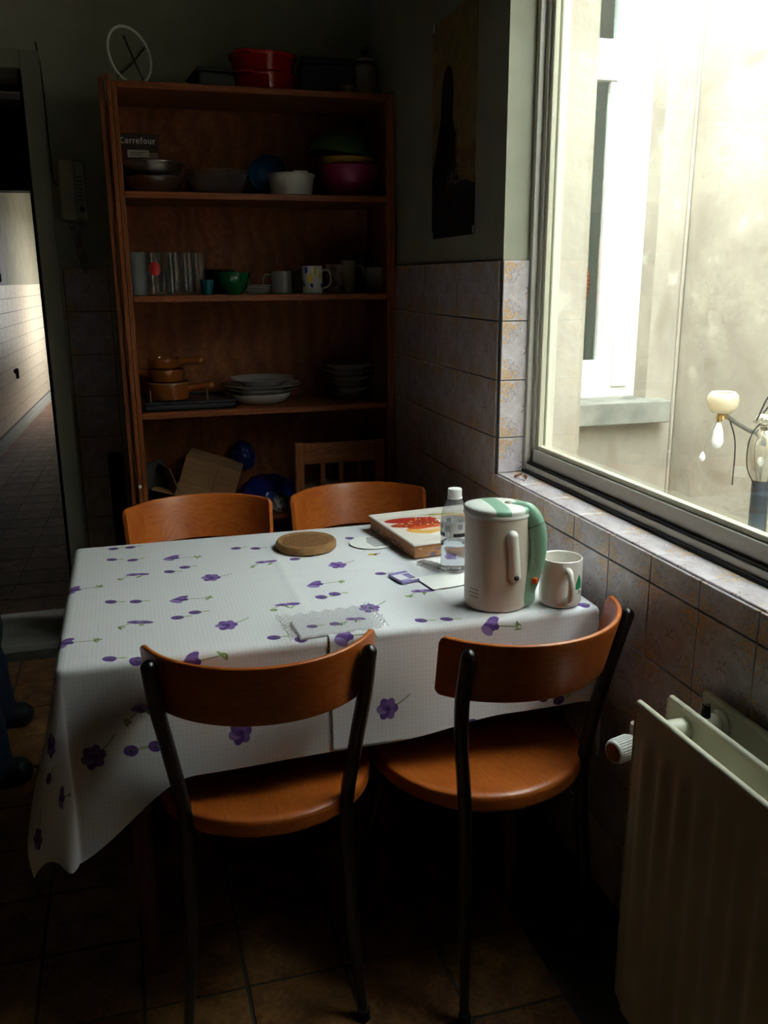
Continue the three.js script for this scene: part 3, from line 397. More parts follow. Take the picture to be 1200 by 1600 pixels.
{ // bottom of the bookcase: boxes and bags
  const card = std({ map: dataTex(256, 256, (u, v) => mixc(hex(0x7b5637), hex(0xa17a52), 0.5 + tnoise(u, v, 6, 21) + 0.3 * Math.sin(v * 300) * 0.3)), roughness: 0.85 });
  const b = thing('cardboard_box', 'opened brown cardboard box lying tilted in the bottom of the bookcase', 'box', [-0.665, S4 + 0.108, 0.18], -0.2); b.rotation.z = -0.32;
  part('box_body', uvm(rb(0.2, 0.15, 0.16, 0, 0.002, 0, 0.003)), card, b); part('flap', uvm(rb(0.1, 0.003, 0.16, -0.135, -0.06, 0.03, 0.001)).rotateZ(0.05), card, b); part('flap', uvm(rb(0.2, 0.09, 0.003, 0.0, -0.075, 0.1, 0.001)), card, b, [0, 0, 0], [-0.15, 0, 0]);
  part('tape', rb(0.07, 0.014, 0.001, -0.05, -0.06, 0.0815, 0.0003), M.paper, b, null, null, 'strip of white tape'); part('seam', rb(0.002, 0.15, 0.001, 0.02, 0.0, 0.081, 0.0003), M.darkTrim, b);
  const d = thing('folded_board', 'dark folded board standing at the left in the bottom of the bookcase', 'board', [-0.83, S4, 0.2], 0.3); part('board', rb(0.1, 0.19, 0.006, 0, 0.095, 0, 0.002), std({ color: 0x2d2a25, roughness: 0.8 }), d, [0, 0, 0], [-0.2, 0, 0.2]); part('side_flap', rb(0.006, 0.17, 0.1, 0.055, 0.085, 0.03, 0.002), std({ color: 0x54402c, roughness: 0.85 }), d, [0, 0, 0], [0, 0, 0.35]);
  const crump = (rx, ry, rz, k, n = 0.3) => { const g = new THREE.IcosahedronGeometry(1, 14), p = g.attributes.position; for (let i = 0; i < p.count; i++) { const x = p.getX(i), y = p.getY(i), z = p.getZ(i), f = 1 + n * fbm(x * 1.8 + k, y * 1.8, z * 1.8 + k, 3) + 0.12 * Math.abs(fbm(x * 5, y * 5 + k, z * 5, 2)); p.setXYZ(i, x * rx * f, Math.max(y * ry * f, -ry * 0.8), z * rz * f); } const m = mergeVertices(g.deleteAttribute('normal').deleteAttribute('uv')); m.computeVertexNormals(); m.setAttribute('uv', new THREE.Float32BufferAttribute(new Float32Array(m.attributes.position.count * 2), 2)); return m; };
  solo('plastic_bag', 'crumpled blue plastic bag beside the tilted cardboard box', 'bag', crump(0.1, 0.06, 0.11, 3), M.plastic(0x152a7c, 0.3), [-0.45, S4 + 0.048, 0.17]);
  solo('wrapper', 'dark blue and white wrapper poking up behind the cardboard box', 'wrapper', crump(0.04, 0.06, 0.05, 8), phys({ map: dataTex(64, 64, (u, v) => tnoise(u, v, 3, 4) > 0 ? [190, 195, 210] : [22, 32, 90]), roughness: 0.3 }), [-0.53, S4 + 0.17, 0.1]);
  solo('paper_bag', 'pale crumpled paper behind the wooden slat chair', 'paper', crump(0.11, 0.045, 0.09, 14), std({ color: 0x8c8a86, roughness: 0.8 }), [-0.27, S4 + 0.04, 0.16]);
  solo('plastic_bag', 'small whitish plastic bag at the front of the bottom shelf', 'bag', crump(0.035, 0.03, 0.035, 23, 0.5), M.plastic(0xb9bab5, 0.25), [-0.43, S4 + 0.025, 0.29]);
  const tb = std({ color: 0x26241f, roughness: 0.7 });
  const lb = thing('dark_board', 'dark narrow board leaning on the tiles left of the bookcase', 'board', [-0.985, 0, 0.1], 0.2); part('board', rb(0.05, 0.78, 0.02, 0, 0.39, 0, 0.006), tb, lb, [0, 0, 0], [-0.06, 0, 0.0]);
}
// intercom handset on the back wall
{
  const w = std({ color: 0xb9b39c, roughness: 0.45 });
  const t = thing('intercom', 'cream wall intercom with handset on the wall left of the bookcase', 'intercom', [-1.06, 1.68, 0], 0);
  part('base', rb(0.085, 0.195, 0.03, 0, 0, 0.0155, 0.01), w, t);
  part('handset', [rb(0.05, 0.2, 0.018, -0.012, 0, 0.052, 0.009), rb(0.05, 0.05, 0.03, -0.012, 0.074, 0.045, 0.012), rb(0.05, 0.05, 0.03, -0.012, -0.074, 0.045, 0.012)], w, t);
  part('speaker_slots', [...Array(7)].map((_, i) => rb(0.018, 0.003, 0.002, 0.028, 0.045 - i * 0.012, 0.0312, 0.0008)), M.darkTrim, t); part('button', new THREE.SphereGeometry(0.008, 16, 10).translate(0.03, -0.058, 0.031), M.rubber, t);
  const coil = (a, b, turns, r) => { const pts = []; for (let i = 0; i <= turns * 8; i++) { const f = i / (turns * 8), an = i / 8 * 2 * PI; pts.push([lerp(a[0], b[0], f) + Math.cos(an) * r, lerp(a[1], b[1], f), lerp(a[2], b[2], f) + Math.sin(an) * r]); } return tube(pts, 0.0017, turns * 10, 6); };
  part('coiled_cord', [coil([-0.012, -0.1, 0.045], [0.022, -0.27, 0.03], 22, 0.005), coil([0.022, -0.27, 0.03], [0.02, -0.1, 0.022], 22, 0.005)], w, t);
  solo('cable', 'thin dark cable running down the door frame to the intercom', 'cable', tube([[-1.132, 2.14, 0.004], [-1.123, 2.05, 0.005], [-1.12, 1.85, 0.005], [-1.118, 1.72, 0.005], [-1.102, 1.7, 0.006]], 0.0025), M.rubber);
}
// poster on the right wall
{
  const tex = canvasTex(400, 640, (g, W, H) => {
    const im = g.createImageData(W, H); for (let j = 0; j < H; j++) for (let i = 0; i < W; i++) { const n = fbm(i / 60, j / 40, 3, 4); const c = mixc(j < 380 ? hex(0x8a7350) : hex(0x7a4a30), hex(0xa58a58), 0.4 + n * 1.6); im.data.set([c[0], c[1], c[2], 255], (j * W + i) * 4); } g.putImageData(im, 0, 0);
    g.fillStyle = '#171722'; g.beginPath(); g.moveTo(0, H); g.lineTo(0, 460); g.bezierCurveTo(20, 400, 40, 380, 60, 330); g.bezierCurveTo(90, 300, 85, 270, 90, 230); g.bezierCurveTo(95, 160, 130, 130, 165, 145); g.bezierCurveTo(200, 160, 210, 210, 195, 270); g.bezierCurveTo(190, 310, 225, 330, 235, 360); g.lineTo(240, 460); g.lineTo(400, 500); g.lineTo(400, H); g.fill();
    g.fillStyle = '#7a2f22'; g.fillRect(225, 320, 10, 130);
    g.save(); g.translate(205, 470); g.transform(1, -0.08, -0.25, 1, 0, 0); g.fillStyle = '#8d7c66'; g.font = 'bold 66px sans-serif'; g.fillText('JACKET', -60, 20, 250); g.font = '30px sans-serif'; g.fillText('the', 60, -42); g.restore();
    g.fillStyle = '#6d6a66'; g.fillRect(225, 520, 6, 60);
  });
  const p = thing('poster', 'dark film poster of a standing silhouette pinned to the wall above the tiles', 'poster', [0, 1.794, 0.885], -PI / 2);
  part('sheet', tileGeo(0.345, 0.585, 0.0015, 0.0004), std({ map: tex, roughness: 0.45 }), p, [0, 0, 0.0008]);
  for (const [x, y] of [[-0.165, -0.285], [0.165, -0.28], [-0.165, 0.285], [0.165, 0.285]]) part('tape', rb(0.01, 0.02, 0.0006, x, y, 0.0027, 0.0002), M.paper, p);
}
// ------------------------------------------------------------------ table with its cloth
const TX0 = -1.07, TX1 = -0.06, TZ0 = 1.175, TZ1 = 1.885, TH = 0.745;
{
  const t = thing('table', 'brown wooden kitchen table under the flowered cloth', 'table');
  part('tabletop', uvm(rspan(TX0, TX1, TH - 0.03, TH, TZ0, TZ1, 0.01)), M.brownWood, t);
  for (const g of [span(TX0 + 0.08, TX1 - 0.08, TH - 0.11, TH - 0.03, TZ1 - 0.1, TZ1 - 0.08), span(TX0 + 0.08, TX1 - 0.08, TH - 0.11, TH - 0.03, TZ0 + 0.08, TZ0 + 0.1), span(TX0 + 0.08, TX0 + 0.1, TH - 0.11, TH - 0.03, TZ0 + 0.08, TZ1 - 0.08), span(TX1 - 0.1, TX1 - 0.08, TH - 0.11, TH - 0.03, TZ0 + 0.08, TZ1 - 0.08)]) part('apron', uvm(g), M.brownWood, t);
  for (const [x, z] of [[TX0 + 0.105, TZ1 - 0.12], [TX1 - 0.105, TZ1 - 0.12], [TX0 + 0.105, TZ0 + 0.12], [TX1 - 0.105, TZ0 + 0.12]]) part('leg', uvm(new THREE.CylinderGeometry(0.034, 0.021, TH - 0.035, 4, 1).rotateY(PI / 4).toNonIndexed().translate(x, (TH - 0.035) / 2, z), 'y'), M.brownWood, t);
}
// cloth: laid flat, hung over the edges, coned at the corners
const CU0 = TX0 - 0.29, CU1 = TX1 + 0.24, CV0 = TZ0 - 0.2, CV1 = TZ1 + 0.38;   // the front hem is cut to its curve by hem()
const sst = (a, b, x) => { const t = Math.max(0, Math.min(1, (x - a) / (b - a))); return t * t * (3 - 2 * t); };
const hem = (u) => TZ1 + 0.235 - 0.03 * sst(-0.5, -0.25, u) + 0.05 * sst(-0.1, 0.1, u) + 0.145 * sst(-0.86, -1.1, u) - 0.117 * sst(-1.13, -1.36, u);
const FLOWERS = 'b -0.993 1.289;b -0.946 1.308;f -0.851 1.322;s -0.941 1.419;b -0.867 1.421;b -0.832 1.4;r -0.781 1.489;f -1.066 1.485;b -0.992 1.581;b -0.943 1.593;f -0.85 1.608;s -0.941 1.711;b -0.866 1.709;b -0.831 1.691;r -0.779 1.78;f -1.066 1.778;b -0.991 1.874;b -0.946 1.89;f -0.849 1.905;b -0.413 1.283;b -0.543 1.395;b -0.579 1.412;r -0.493 1.484;b -0.415 1.574;f -0.564 1.602;s -0.654 1.709;b -0.575 1.688;b -0.544 1.677;r -0.495 1.773;b -0.702 1.865;b -0.655 1.883;f -0.571 1.892;b -0.417 1.863;b -0.367 1.871;f -0.28 1.905;y -0.394 1.43;s -0.365 1.707;b -0.126 1.862;b -0.078 1.88;b -0.702 1.29;b -0.656 1.304;s -0.652 1.415;r -0.777 2.049;r -0.498 2.049;l -0.388 2.011;r -1.031 2.06;r -1.16 1.995;b -1.2 2.04;b -0.968 2.058;b -0.926 2.056;f -1.16 2.11;r -1.3 2.1;s -0.941 1.982;r 0.05 1.965;r -0.01 2.1;b -0.177 2.066;b -0.141 2.078;b -0.327 2.102;r -0.309 2.029;f -1.22 1.6;r -1.19 1.42;b -1.15 1.65;b -1.15 1.36;f -0.27 1.32;b -0.2 1.3;r -0.2 1.5;b -0.12 1.42;b -0.99 1.2;b -0.95 1.2;f -0.56 1.31';
function drawFlower(g, kind, x, y, s, turn) {       // x, y in pixels, s pixels per metre
  g.save(); g.translate(x, y); g.rotate(turn);
  const petal = (px, py, rx, ry, a, c) => { g.fillStyle = c; g.beginPath(); g.ellipse(px * s, py * s, rx * s, ry * s, a, 0, 7); g.fill(); };
  const leaf = (px, py, n = 4) => { for (let k = 0; k < n; k++) petal(px + rr(-0.006, 0.006), py + rr(-0.005, 0.005), rr(0.005, 0.009), rr(0.0016, 0.003), rr(0, 3.1), ['#86a062', '#6a8a50', '#97ae78'][k % 3]); };
  const stem = (x1, y1) => { g.strokeStyle = '#75895e'; g.lineWidth = 0.0018 * s; g.beginPath(); g.moveTo(0, 0); g.quadraticCurveTo(x1 * 0.5 * s, y1 * 0.2 * s, x1 * s, y1 * s); g.stroke(); };
  const C = ['#6d4a97', '#7f60a8', '#5b3a86', '#9079b8'];
  if (kind === 'b') { petal(0, 0, 0.0125, 0.0085, 0.2, C[2]); petal(-0.003, -0.002, 0.008, 0.005, 0.6, C[0]); petal(0.001, 0.001, 0.004, 0.003, 0, '#3f2a66'); stem(0.02, 0); petal(0.022, 0.0, 0.008, 0.0024, 0.1, '#a7bf87'); }
  if (kind === 'r') { stem(0.045, -0.022); for (let k = 0; k < 6; k++) petal(0.009 * Math.cos(k * 1.05), 0.008 * Math.sin(k * 1.05), 0.0125, 0.009, k * 1.05, C[k % 4]); petal(0, 0, 0.008, 0.006, 0.4, C[2]); petal(0.002, 0.001, 0.004, 0.003, 0.4, '#3d2864'); }
  if (kind === 'f') { stem(0.05, 0); for (let k = 0; k < 4; k++) petal(-0.002 - 0.006 * k * 0.6, (k - 1.5) * 0.006, 0.014, 0.007, (k - 1.5) * 0.3, C[k]); petal(0.006, 0.002, 0.006, 0.005, 0, '#4d3179'); leaf(0.052, 0.0); }
  if (kind === 's') { stem(-0.03, 0.02); for (let k = 0; k < 4; k++) petal(0.009 * (k - 1), -0.002 + 0.003 * (k % 2), 0.012, 0.0055, 0.1 * k - 0.2, C[(k + 1) % 4]); leaf(-0.03, 0.022, 3); leaf(0.008, 0.012, 2); }
  if (kind === 'l') { leaf(0, 0, 6); stem(0.012, -0.02); }
  if (kind === 'y') { petal(0, 0, 0.012, 0.006, 0.1, '#c8ac2a'); petal(0.006, 0.001, 0.004, 0.006, 0, '#6a5a24'); petal(0.014, -0.004, 0.006, 0.003, 0.4, '#a98cbc'); }
  g.restore();
}
const flowerList = FLOWERS.split(';').map((f) => { const [k, a, b] = f.split(' '); return [k, +a, +b]; });
const clothTex = canvasTex(2048, 1440, (g, W, H) => {
  const sx = W / (CU1 - CU0); g.fillStyle = '#e2e3e6'; g.fillRect(0, 0, W, H);
  for (let i = 0; i < W; i += 5) { g.fillStyle = `rgba(${i % 10 ? 255 : 205},${i % 10 ? 255 : 207},${i % 10 ? 255 : 212},0.16)`; g.fillRect(i, 0, 2, H); } for (let j = 0; j < H; j += 5) { g.fillStyle = `rgba(${j % 10 ? 255 : 205},${j % 10 ? 255 : 207},${j % 10 ? 255 : 212},0.13)`; g.fillRect(0, j, W, 2); }
  for (const [k, a, b] of flowerList) drawFlower(g, k, (a - CU0) * sx, (b - CV0) / (CV1 - CV0) * H, sx, rr(-0.25, 0.25));
});
M.cloth = std({ map: clothTex, roughness: 0.8, side: THREE.DoubleSide });
const foldCurve = (u, v) => 0.0012 * Math.sin(u * 9 + v * 4) * Math.sin(v * 7 - u * 3) + 0.0016 * Math.exp(-(((u + 0.62) / 0.012) ** 2)) + 0.0014 * Math.exp(-(((v - 1.53) / 0.012) ** 2)) + 0.0014 * Math.exp(-(((u + 0.33) / 0.01) ** 2)) + 0.002 * Math.exp(-(((u * 0.45 + v - 1.42) / 0.02) ** 2)) * Math.max(0, 1 - Math.abs(u + 0.6) * 2.4);
function clothAt(u, v, lift = 0) {
  const cx = Math.max(TX0, Math.min(TX1, u)), cz = Math.max(TZ0, Math.min(TZ1, v)), a = u - cx, b = v - cz, r = Math.hypot(a, b), y0 = TH + 0.004 + lift;
  if (r < 1e-6) { const e = Math.min(1, Math.min(u - TX0, TX1 - u, v - TZ0, TZ1 - v) / 0.05); return V(u, y0 + 0.001 + foldCurve(u, v) * Math.max(0, e), v); }
  let dx = a / r, dz = b / r; const corner = Math.min(Math.abs(dx), Math.abs(dz)) * 1.414;          // 0 on an edge, 1 on the corner's diagonal
  const bend = 0.012, arc = bend * PI / 2, t = Math.min(r / arc, 1) * PI / 2, d = Math.max(0, r - arc);
  const right = Math.max(0, dx) * (u > TX1 ? 1 : 0), wav = 0.006 * Math.sin(u * 21 + 1.3) * Math.sin(v * 5 + 2) + 0.005 * Math.sin(u * 11 + v * 17);
  let out = bend * Math.sin(t) + d * (0.05 + 0.1 * corner * (1 - right)) + Math.min(1, d / 0.15) * (wav + 0.004) + corner * d * 0.14 * Math.sin(Math.atan2(Math.abs(b), Math.abs(a)) * 5 + 0.4) * (1 - right);
  out = Math.max(out, bend * Math.sin(t) + 0.001) + lift;
  if (right > 0.01) out = Math.min(out, 0.046 / Math.max(right, 0.3));
  if (a < 0 && b > 0) {                        // front left corner: the spare cloth folds into a fin pointing left
    const ph = Math.atan2(-a, b), q = ph < 1.15 ? 0.5 - 0.5 * Math.cos(ph / 1.15 * PI) : 0.5 + 0.5 * Math.cos((ph - 1.15) / (PI / 2 - 1.15) * PI), w = Math.sin(2 * ph);
    const ox = -(bend * Math.sin(t)) * Math.sin(ph) - d * (0.165 * q + 0.05 * Math.sin(ph)), oz = bend * Math.sin(t) * Math.cos(ph) + d * (0.06 * Math.cos(ph) + 0.05 * w * Math.cos(ph)) + Math.min(1, d / 0.15) * (wav + 0.004) * Math.cos(ph);
    return V(cx + ox - Math.min(1, d / 0.15) * (wav + 0.004) * Math.sin(ph), y0 - bend * (1 - Math.cos(t)) - d * 0.97, cz + oz);
  }
  const drop = bend * (1 - Math.cos(t)) + d * 0.985;
  return V(cx + dx * out, y0 - drop, cz + dz * out);
}
function clothSheet(u0, u1, v0, v1, nu, nv, lift = 0) {
  const rows = []; for (let j = 0; j <= nv; j++) { const row = []; for (let i = 0; i <= nu; i++) { const u = lerp(u0, u1, i / nu); row.push(clothAt(u, lerp(v0, Math.min(v1, hem(u)), j / nv), lift)); } rows.push(row); }
  const g = skin(rows), uv = g.attributes.uv; for (let j = 0; j <= nv; j++) for (let i = 0; i <= nu; i++) uv.setXY(j * (nu + 1) + i, (lerp(u0, u1, i / nu) - CU0) / (CU1 - CU0), 1 - (lerp(v0, Math.min(v1, hem(lerp(u0, u1, i / nu))), j / nv) - CV0) / (CV1 - CV0)); return g;
}
solo('tablecloth', 'white tablecloth printed with purple anemones draped over the table', 'tablecloth', clothSheet(CU0, CU1, CV0, CV1, 260, 200), M.cloth);
solo('cloth_strip', 'second strip of flowered cloth hanging over the table\'s front edge between the chairs', 'cloth', clothSheet(-0.605, -0.43, TZ1 - 0.03, TZ1 + 0.232, 40, 60, 0.003), M.cloth);
// ------------------------------------------------------------------ chairs
function makeChair(label, x, z, turn) {             // rear towards local +z
  const c = thing('dining_chair', label, 'chair', [x, 0, z], turn, 'orange plywood dining chairs');
  // seat: rounded at the rear, squarer in front, slightly dished, with a rounded rim
  const out = (a, k) => { const s = Math.sin(a), q = Math.cos(a), e = s > 0 ? 1 : 0.72; return [0.212 * k * Math.sign(q) * Math.abs(q) ** (s > 0 ? 0.95 : 0.7), (s > 0 ? 0.216 : 0.195) * k * Math.sign(s) * Math.abs(s) ** e]; };
  const prof = [[0.001, 0.455], [0.4, 0.456], [0.75, 0.459], [0.93, 0.463], [0.975, 0.4625], [0.995, 0.459], [1, 0.453], [1, 0.436], [0.995, 0.431], [0.97, 0.43], [0.001, 0.43]];
  const rings = prof.map(([k, y]) => [...Array(65)].map((_, i) => { const [px, pz] = out(i / 64 * 2 * PI, k); return V(px, y + (k < 0.95 && y > 0.44 ? 0.012 * (pz / 0.2) ** 2 * 0.2 : 0), pz); }));
  part('seat', uvm(skin(rings, true), 'z'), M.chair, c);
  // backrest: bent plywood, leaning back
  const front = [], back = [], R = 0.212, T = 0.011;
  const bp = (a0, y, off) => { const r = R + off, a = a0 * (1 - 0.45 * (0.792 - y)); return V(r * Math.sin(a), y, 0.081 - 0.3 * (0.792 - y) + r * Math.cos(a)); };
  const loop = (a) => { const e = Math.min(1, (1.2 - Math.abs(a)) / 0.06), y0 = 0.672 + 0.012 * (1 - Math.sqrt(Math.max(0, 1 - (1 - e) ** 2))), y1 = 0.792 - 0.012 * (1 - Math.sqrt(Math.max(0, 1 - (1 - e) ** 2))), p = []; for (let k = 0; k <= 6; k++) p.push(bp(a, lerp(y0 + 0.003, y1 - 0.003, k / 6), -T / 2)); p.push(bp(a, y1, -T / 4), bp(a, y1, T / 4)); for (let k = 6; k >= 0; k--) p.push(bp(a, lerp(y0 + 0.003, y1 - 0.003, k / 6), T / 2)); p.push(bp(a, y0, T / 4), bp(a, y0, -T / 4), bp(a, y0 + 0.003, -T / 2)); return p; };
  const bl = [...Array(57)].map((_, i) => { const s = i / 56 * 2 - 1; return loop(1.2 * Math.sign(s) * (Math.abs(s) < 0.7 ? Math.abs(s) * 1.33 : 1 - 0.069 * ((1 - Math.abs(s)) / 0.3) ** 2)); }); const mid = (l) => { const m = V(0, 0, 0); l.forEach((p) => m.add(p)); m.multiplyScalar(1 / l.length); return l.map(() => m.clone()); };
  const g = skin([mid(bl[0]), ...bl, mid(bl[56])]); part('backrest', uvm(g), M.chair, c);
  for (const s of [-1, 1]) {
    part('leg', limb([[0.166 * s, 0.012, 0.205], [0.15 * s, 0.22, 0.178], [0.145 * s, 0.44, 0.165], [0.163 * s, 0.58, 0.176], [0.178 * s, 0.69, 0.197], [0.183 * s, 0.772, 0.219]], [0.0095, 0.0125, 0.0135, 0.0135, 0.0135, 0.0135], 44, 16), M.blackMetal, c, null, null, 'black rear leg running up into the back post');
    part('leg', limb([[0.185 * s, 0.012, -0.175], [0.165 * s, 0.22, -0.15], [0.14 * s, 0.418, -0.125]], [0.0095, 0.0125, 0.0135], 30, 16), M.blackMetal, c);
    part('foot_cap', cyl(0.012, 0.013, 0.022, 0.166 * s, 0.011, 0.206, 16), M.rubber, c); part('foot_cap', cyl(0.012, 0.013, 0.022, 0.186 * s, 0.011, -0.176, 16), M.rubber, c);
  }
  part('seat_frame', tube([[-0.14, 0.418, -0.125], [0.14, 0.418, -0.125], [0.14, 0.418, 0.15], [-0.14, 0.418, 0.15]], 0.011, 60, 10, true, 0.1), M.blackMetal, c);
  return c;
}
makeChair('orange plywood chair in front of the table on the left, its back to us', -0.72, 1.786, -0.115);
makeChair('orange plywood chair in front of the table on the right, beside the radiator', -0.286, 1.835, 0.25);
makeChair('orange plywood chair tucked in at the far side of the table, left one', -0.76, 1.15, PI + 0.03);
makeChair('orange plywood chair tucked in at the far side of the table, behind the pizza box', -0.31, 1.14, PI + 0.0);
{
  const s = thing('slat_chair', 'plain wooden slat-back chair standing against the bookcase', 'chair', [-0.235, 0, 0.6]);
  for (const k of [-1, 1]) { part('back_post', uvm(rspan(k * 0.143 - 0.016, k * 0.143 + 0.016, 0, 0.842, -0.2, -0.168), 'y'), M.slat, s); part('leg', uvm(rspan(k * 0.15 - 0.016, k * 0.15 + 0.016, 0, 0.43, 0.12, 0.152), 'y'), M.slat, s); part('side_rail', uvm(rspan(k * 0.147 - 0.01, k * 0.147 + 0.01, 0.37, 0.425, -0.168, 0.12)), M.slat, s); }
  part('top_rail', uvm(rspan(-0.127, 0.127, 0.765, 0.838, -0.195, -0.173)), M.slat, s); part('lower_rail', uvm(rspan(-0.127, 0.127, 0.52, 0.55, -0.193, -0.175)), M.slat, s);
  for (const x of [-0.062, 0.004, 0.07]) part('slat', uvm(rspan(x - 0.009, x + 0.009, 0.545, 0.77, -0.19, -0.178), 'y'), M.slat, s);
  part('seat', uvm(rb(0.33, 0.018, 0.35, 0, 0.436, -0.015, 0.006)), M.slat, s);
}
// ------------------------------------------------------------------ things on the table
const TT = TH + 0.0062;
{
  const tv = thing('trivet', 'round brown cork trivet lying at the far edge of the table', 'trivet', [-0.536, TT, 1.335]);
  const cork = (a, b) => std({ map: dataTex(128, 128, (u, v) => mixc(hex(a), hex(b), 0.5 + 1.2 * tnoise(u, v, 14, 6))), roughness: 0.9 });
  part('disc', lathe([[0.001, 0], [0.069, 0], [0.073, 0.004], [0.073, 0.017], [0.07, 0.021], [0.064, 0.021], [0.06, 0.017], [0.001, 0.017]], 56), cork(0x7a5230, 0xb18a58), tv); part('inlay', cyl(0.058, 0.058, 0.002, 0, 0.0178, 0, 48), cork(0x6a4628, 0x94693c), tv);
  // pizza box
  const top = canvasTex(512, 512, (g, W, H) => {
    g.fillStyle = '#ddd6cc'; g.fillRect(0, 0, W, H); g.fillStyle = '#efe9de'; g.fillRect(0, 0, W, 80);
    const e = (c, x, y, a, b, r = 0) => { g.fillStyle = c; g.beginPath(); g.ellipse(x, y, a, b, r, 0, 7); g.fill(); };
    e('#e3b25a', 250, 300, 190, 90, -0.1); e('#d8a04a', 420, 190, 110, 40, 0.2); e('#b93427', 150, 160, 130, 46, 0.15); e('#a93a22', 170, 235, 150, 46, 0.1); e('#d4562f', 190, 280, 110, 26, 0); e('#e9c9a8', 210, 320, 90, 20, 0); e('#f1efe9', 370, 250, 110, 56, 0.2); e('#e9e6df', 300, 400, 160, 40, 0); e('#c9b53f', 330, 120, 90, 12, 0.1); e('#7e8c3c', 290, 110, 22, 9, 0.3); e('#f4f0e8', 430, 340, 90, 60, 0); e('#c98a7c', 280, 420, 80, 8, 0.1); e('#d6cfc6', 250, 470, 200, 20, 0);
    for (let i = 0; i < 60; i++) e(['#8c2a1c', '#e6c07a', '#d9713c'][i % 3], rr(60, 300), rr(130, 310), rr(4, 12), rr(3, 7), rr(0, 3)); g.strokeStyle = 'rgba(110,90,60,0.7)'; g.lineWidth = 3; g.beginPath(); g.moveTo(230, 95); g.bezierCurveTo(300, 140, 380, 100, 480, 130); g.stroke();
  });
  const side = canvasTex(512, 64, (g, W, H) => { g.fillStyle = '#a9744c'; g.fillRect(0, 0, W, H); for (let i = 0; i < 30; i++) { g.fillStyle = ['#5a5f8c', '#c07f42', '#7c4a34', '#c99a62'][i % 4]; g.fillRect(rr(0, W), rr(6, 46), rr(8, 40), rr(4, 14)); } });
  const p = thing('pizza_box', 'flat pizza box with a colourful printed lid on the table by the wall', 'box', [-0.196, TT + 0.001, 1.352], 0.117);
  part('box_body', rb(0.268, 0.032, 0.276, 0, 0.017, 0, 0.002), std({ map: side, roughness: 0.7 }), p);
  part('lid', tileGeo(0.274, 0.284, 0.004, 0.001).rotateX(-PI / 2), std({ map: top, roughness: 0.45 }), p, [0, 0.0335, 0], [0.008, 0, 0]);
  const dl = thing('doily', 'small white paper doily half under the pizza box', 'doily', [-0.372, TT, 1.342]); part('paper', cyl(0.056, 0.056, 0.0012, 0, 0.0008, 0, 48), M.paper, dl);
  part('perforation', [...Array(9)].map((_, i) => rb(0.05 - Math.abs(i - 4) * 0.004, 0.0006, 0.003, 0.012, 0.0016, (i - 4) * 0.009, 0.0002)), std({ color: 0x3a3436, roughness: 0.9 }), dl);
  // water bottle
  const b = thing('water_bottle', 'small clear plastic water bottle with white cap beside the kettle', 'bottle', [-0.255, TT, 1.61]);
  const prof = [[0.001, 0.008], [0.012, 0.006], [0.02, 0.0], [0.027, 0.002], [0.0305, 0.01], [0.0305, 0.03], [0.029, 0.034], [0.0305, 0.038], [0.0305, 0.052], [0.029, 0.056], [0.0305, 0.06], [0.0305, 0.075], [0.029, 0.08], [0.0305, 0.085], [0.0305, 0.124], [0.03, 0.13], [0.025, 0.148], [0.017, 0.164], [0.0135, 0.17], [0.0135, 0.176]];
  part('bottle_body', lathe(prof, 44), phys({ color: 0xf4f6f8, roughness: 0.06, transmission: 0.93, thickness: 0, ior: 1.45 }), b);
  part('water', lathe([[0.001, 0.009], [0.026, 0.004], [0.0292, 0.012], [0.0292, 0.03], [0.028, 0.034], [0.0292, 0.04], [0.0292, 0.05], [0.028, 0.056], [0.0292, 0.062], [0.0292, 0.07], [0.001, 0.07]], 40), phys({ color: 0xf2f6f8, roughness: 0.0, transmission: 1, thickness: 0.05, ior: 1.33 }), b);
  part('cap', [cyl(0.0145, 0.015, 0.018, 0, 0.182, 0, 32), ...[...Array(24)].map((_, i) => bx(0.0012, 0.014, 0.0012, Math.cos(i / 24 * 2 * PI) * 0.0149, 0.182, Math.sin(i / 24 * 2 * PI) * 0.0149)), cyl(0.0165, 0.0165, 0.003, 0, 0.171, 0, 32)], M.plastic(0xf0f0f0), b);
  const lab = canvasTex(512, 128, (g, W, H) => { g.fillStyle = '#c9c6c6'; g.fillRect(0, 0, W, H); g.fillStyle = '#dcd9d8'; g.fillRect(150, 0, 220, H); for (let k = 0; k < 4; k++) { const x = k * 128; g.fillStyle = '#191919'; g.fillRect(x + 8, 92, 74, 28); for (let i = 0; i < 12; i++) { g.fillStyle = '#55525a'; g.fillRect(x + 84 + i * 3, 30, i % 3 === 0 ? 2 : 1, 50); } g.fillStyle = '#8c8890'; g.fillRect(x + 34, 20, 30, 40); } });
  part('label', new THREE.CylinderGeometry(0.0309, 0.0309, 0.036, 44, 1, true).translate(0, 0.104, 0), phys({ map: lab, roughness: 0.4, transmission: 0.35, thickness: 0, side: THREE.DoubleSide }), b, [0, 0, 0], [0, 1.05, 0]);
  // papers and packet
  solo('paper_sheet', 'white card lying flat on the tablecloth left of the kettle', 'paper', tileGeo(0.125, 0.085, 0.0012, 0.0003).rotateX(-PI / 2), M.paper, [-0.285, TT + 0.0012, 1.665], [0, 0.15, 0]);
  const pk = canvasTex(128, 128, (g) => { g.fillStyle = '#efeef4'; g.fillRect(0, 0, 128, 128); g.fillStyle = '#8f83c4'; g.fillRect(0, 0, 128, 30); g.fillRect(70, 44, 46, 60); g.fillStyle = '#4b3f86'; g.fillRect(66, 42, 52, 10); g.fillStyle = '#7a756e'; g.fillRect(74, 100, 40, 16); g.fillStyle = '#a79fd2'; g.fillRect(0, 108, 70, 20); });
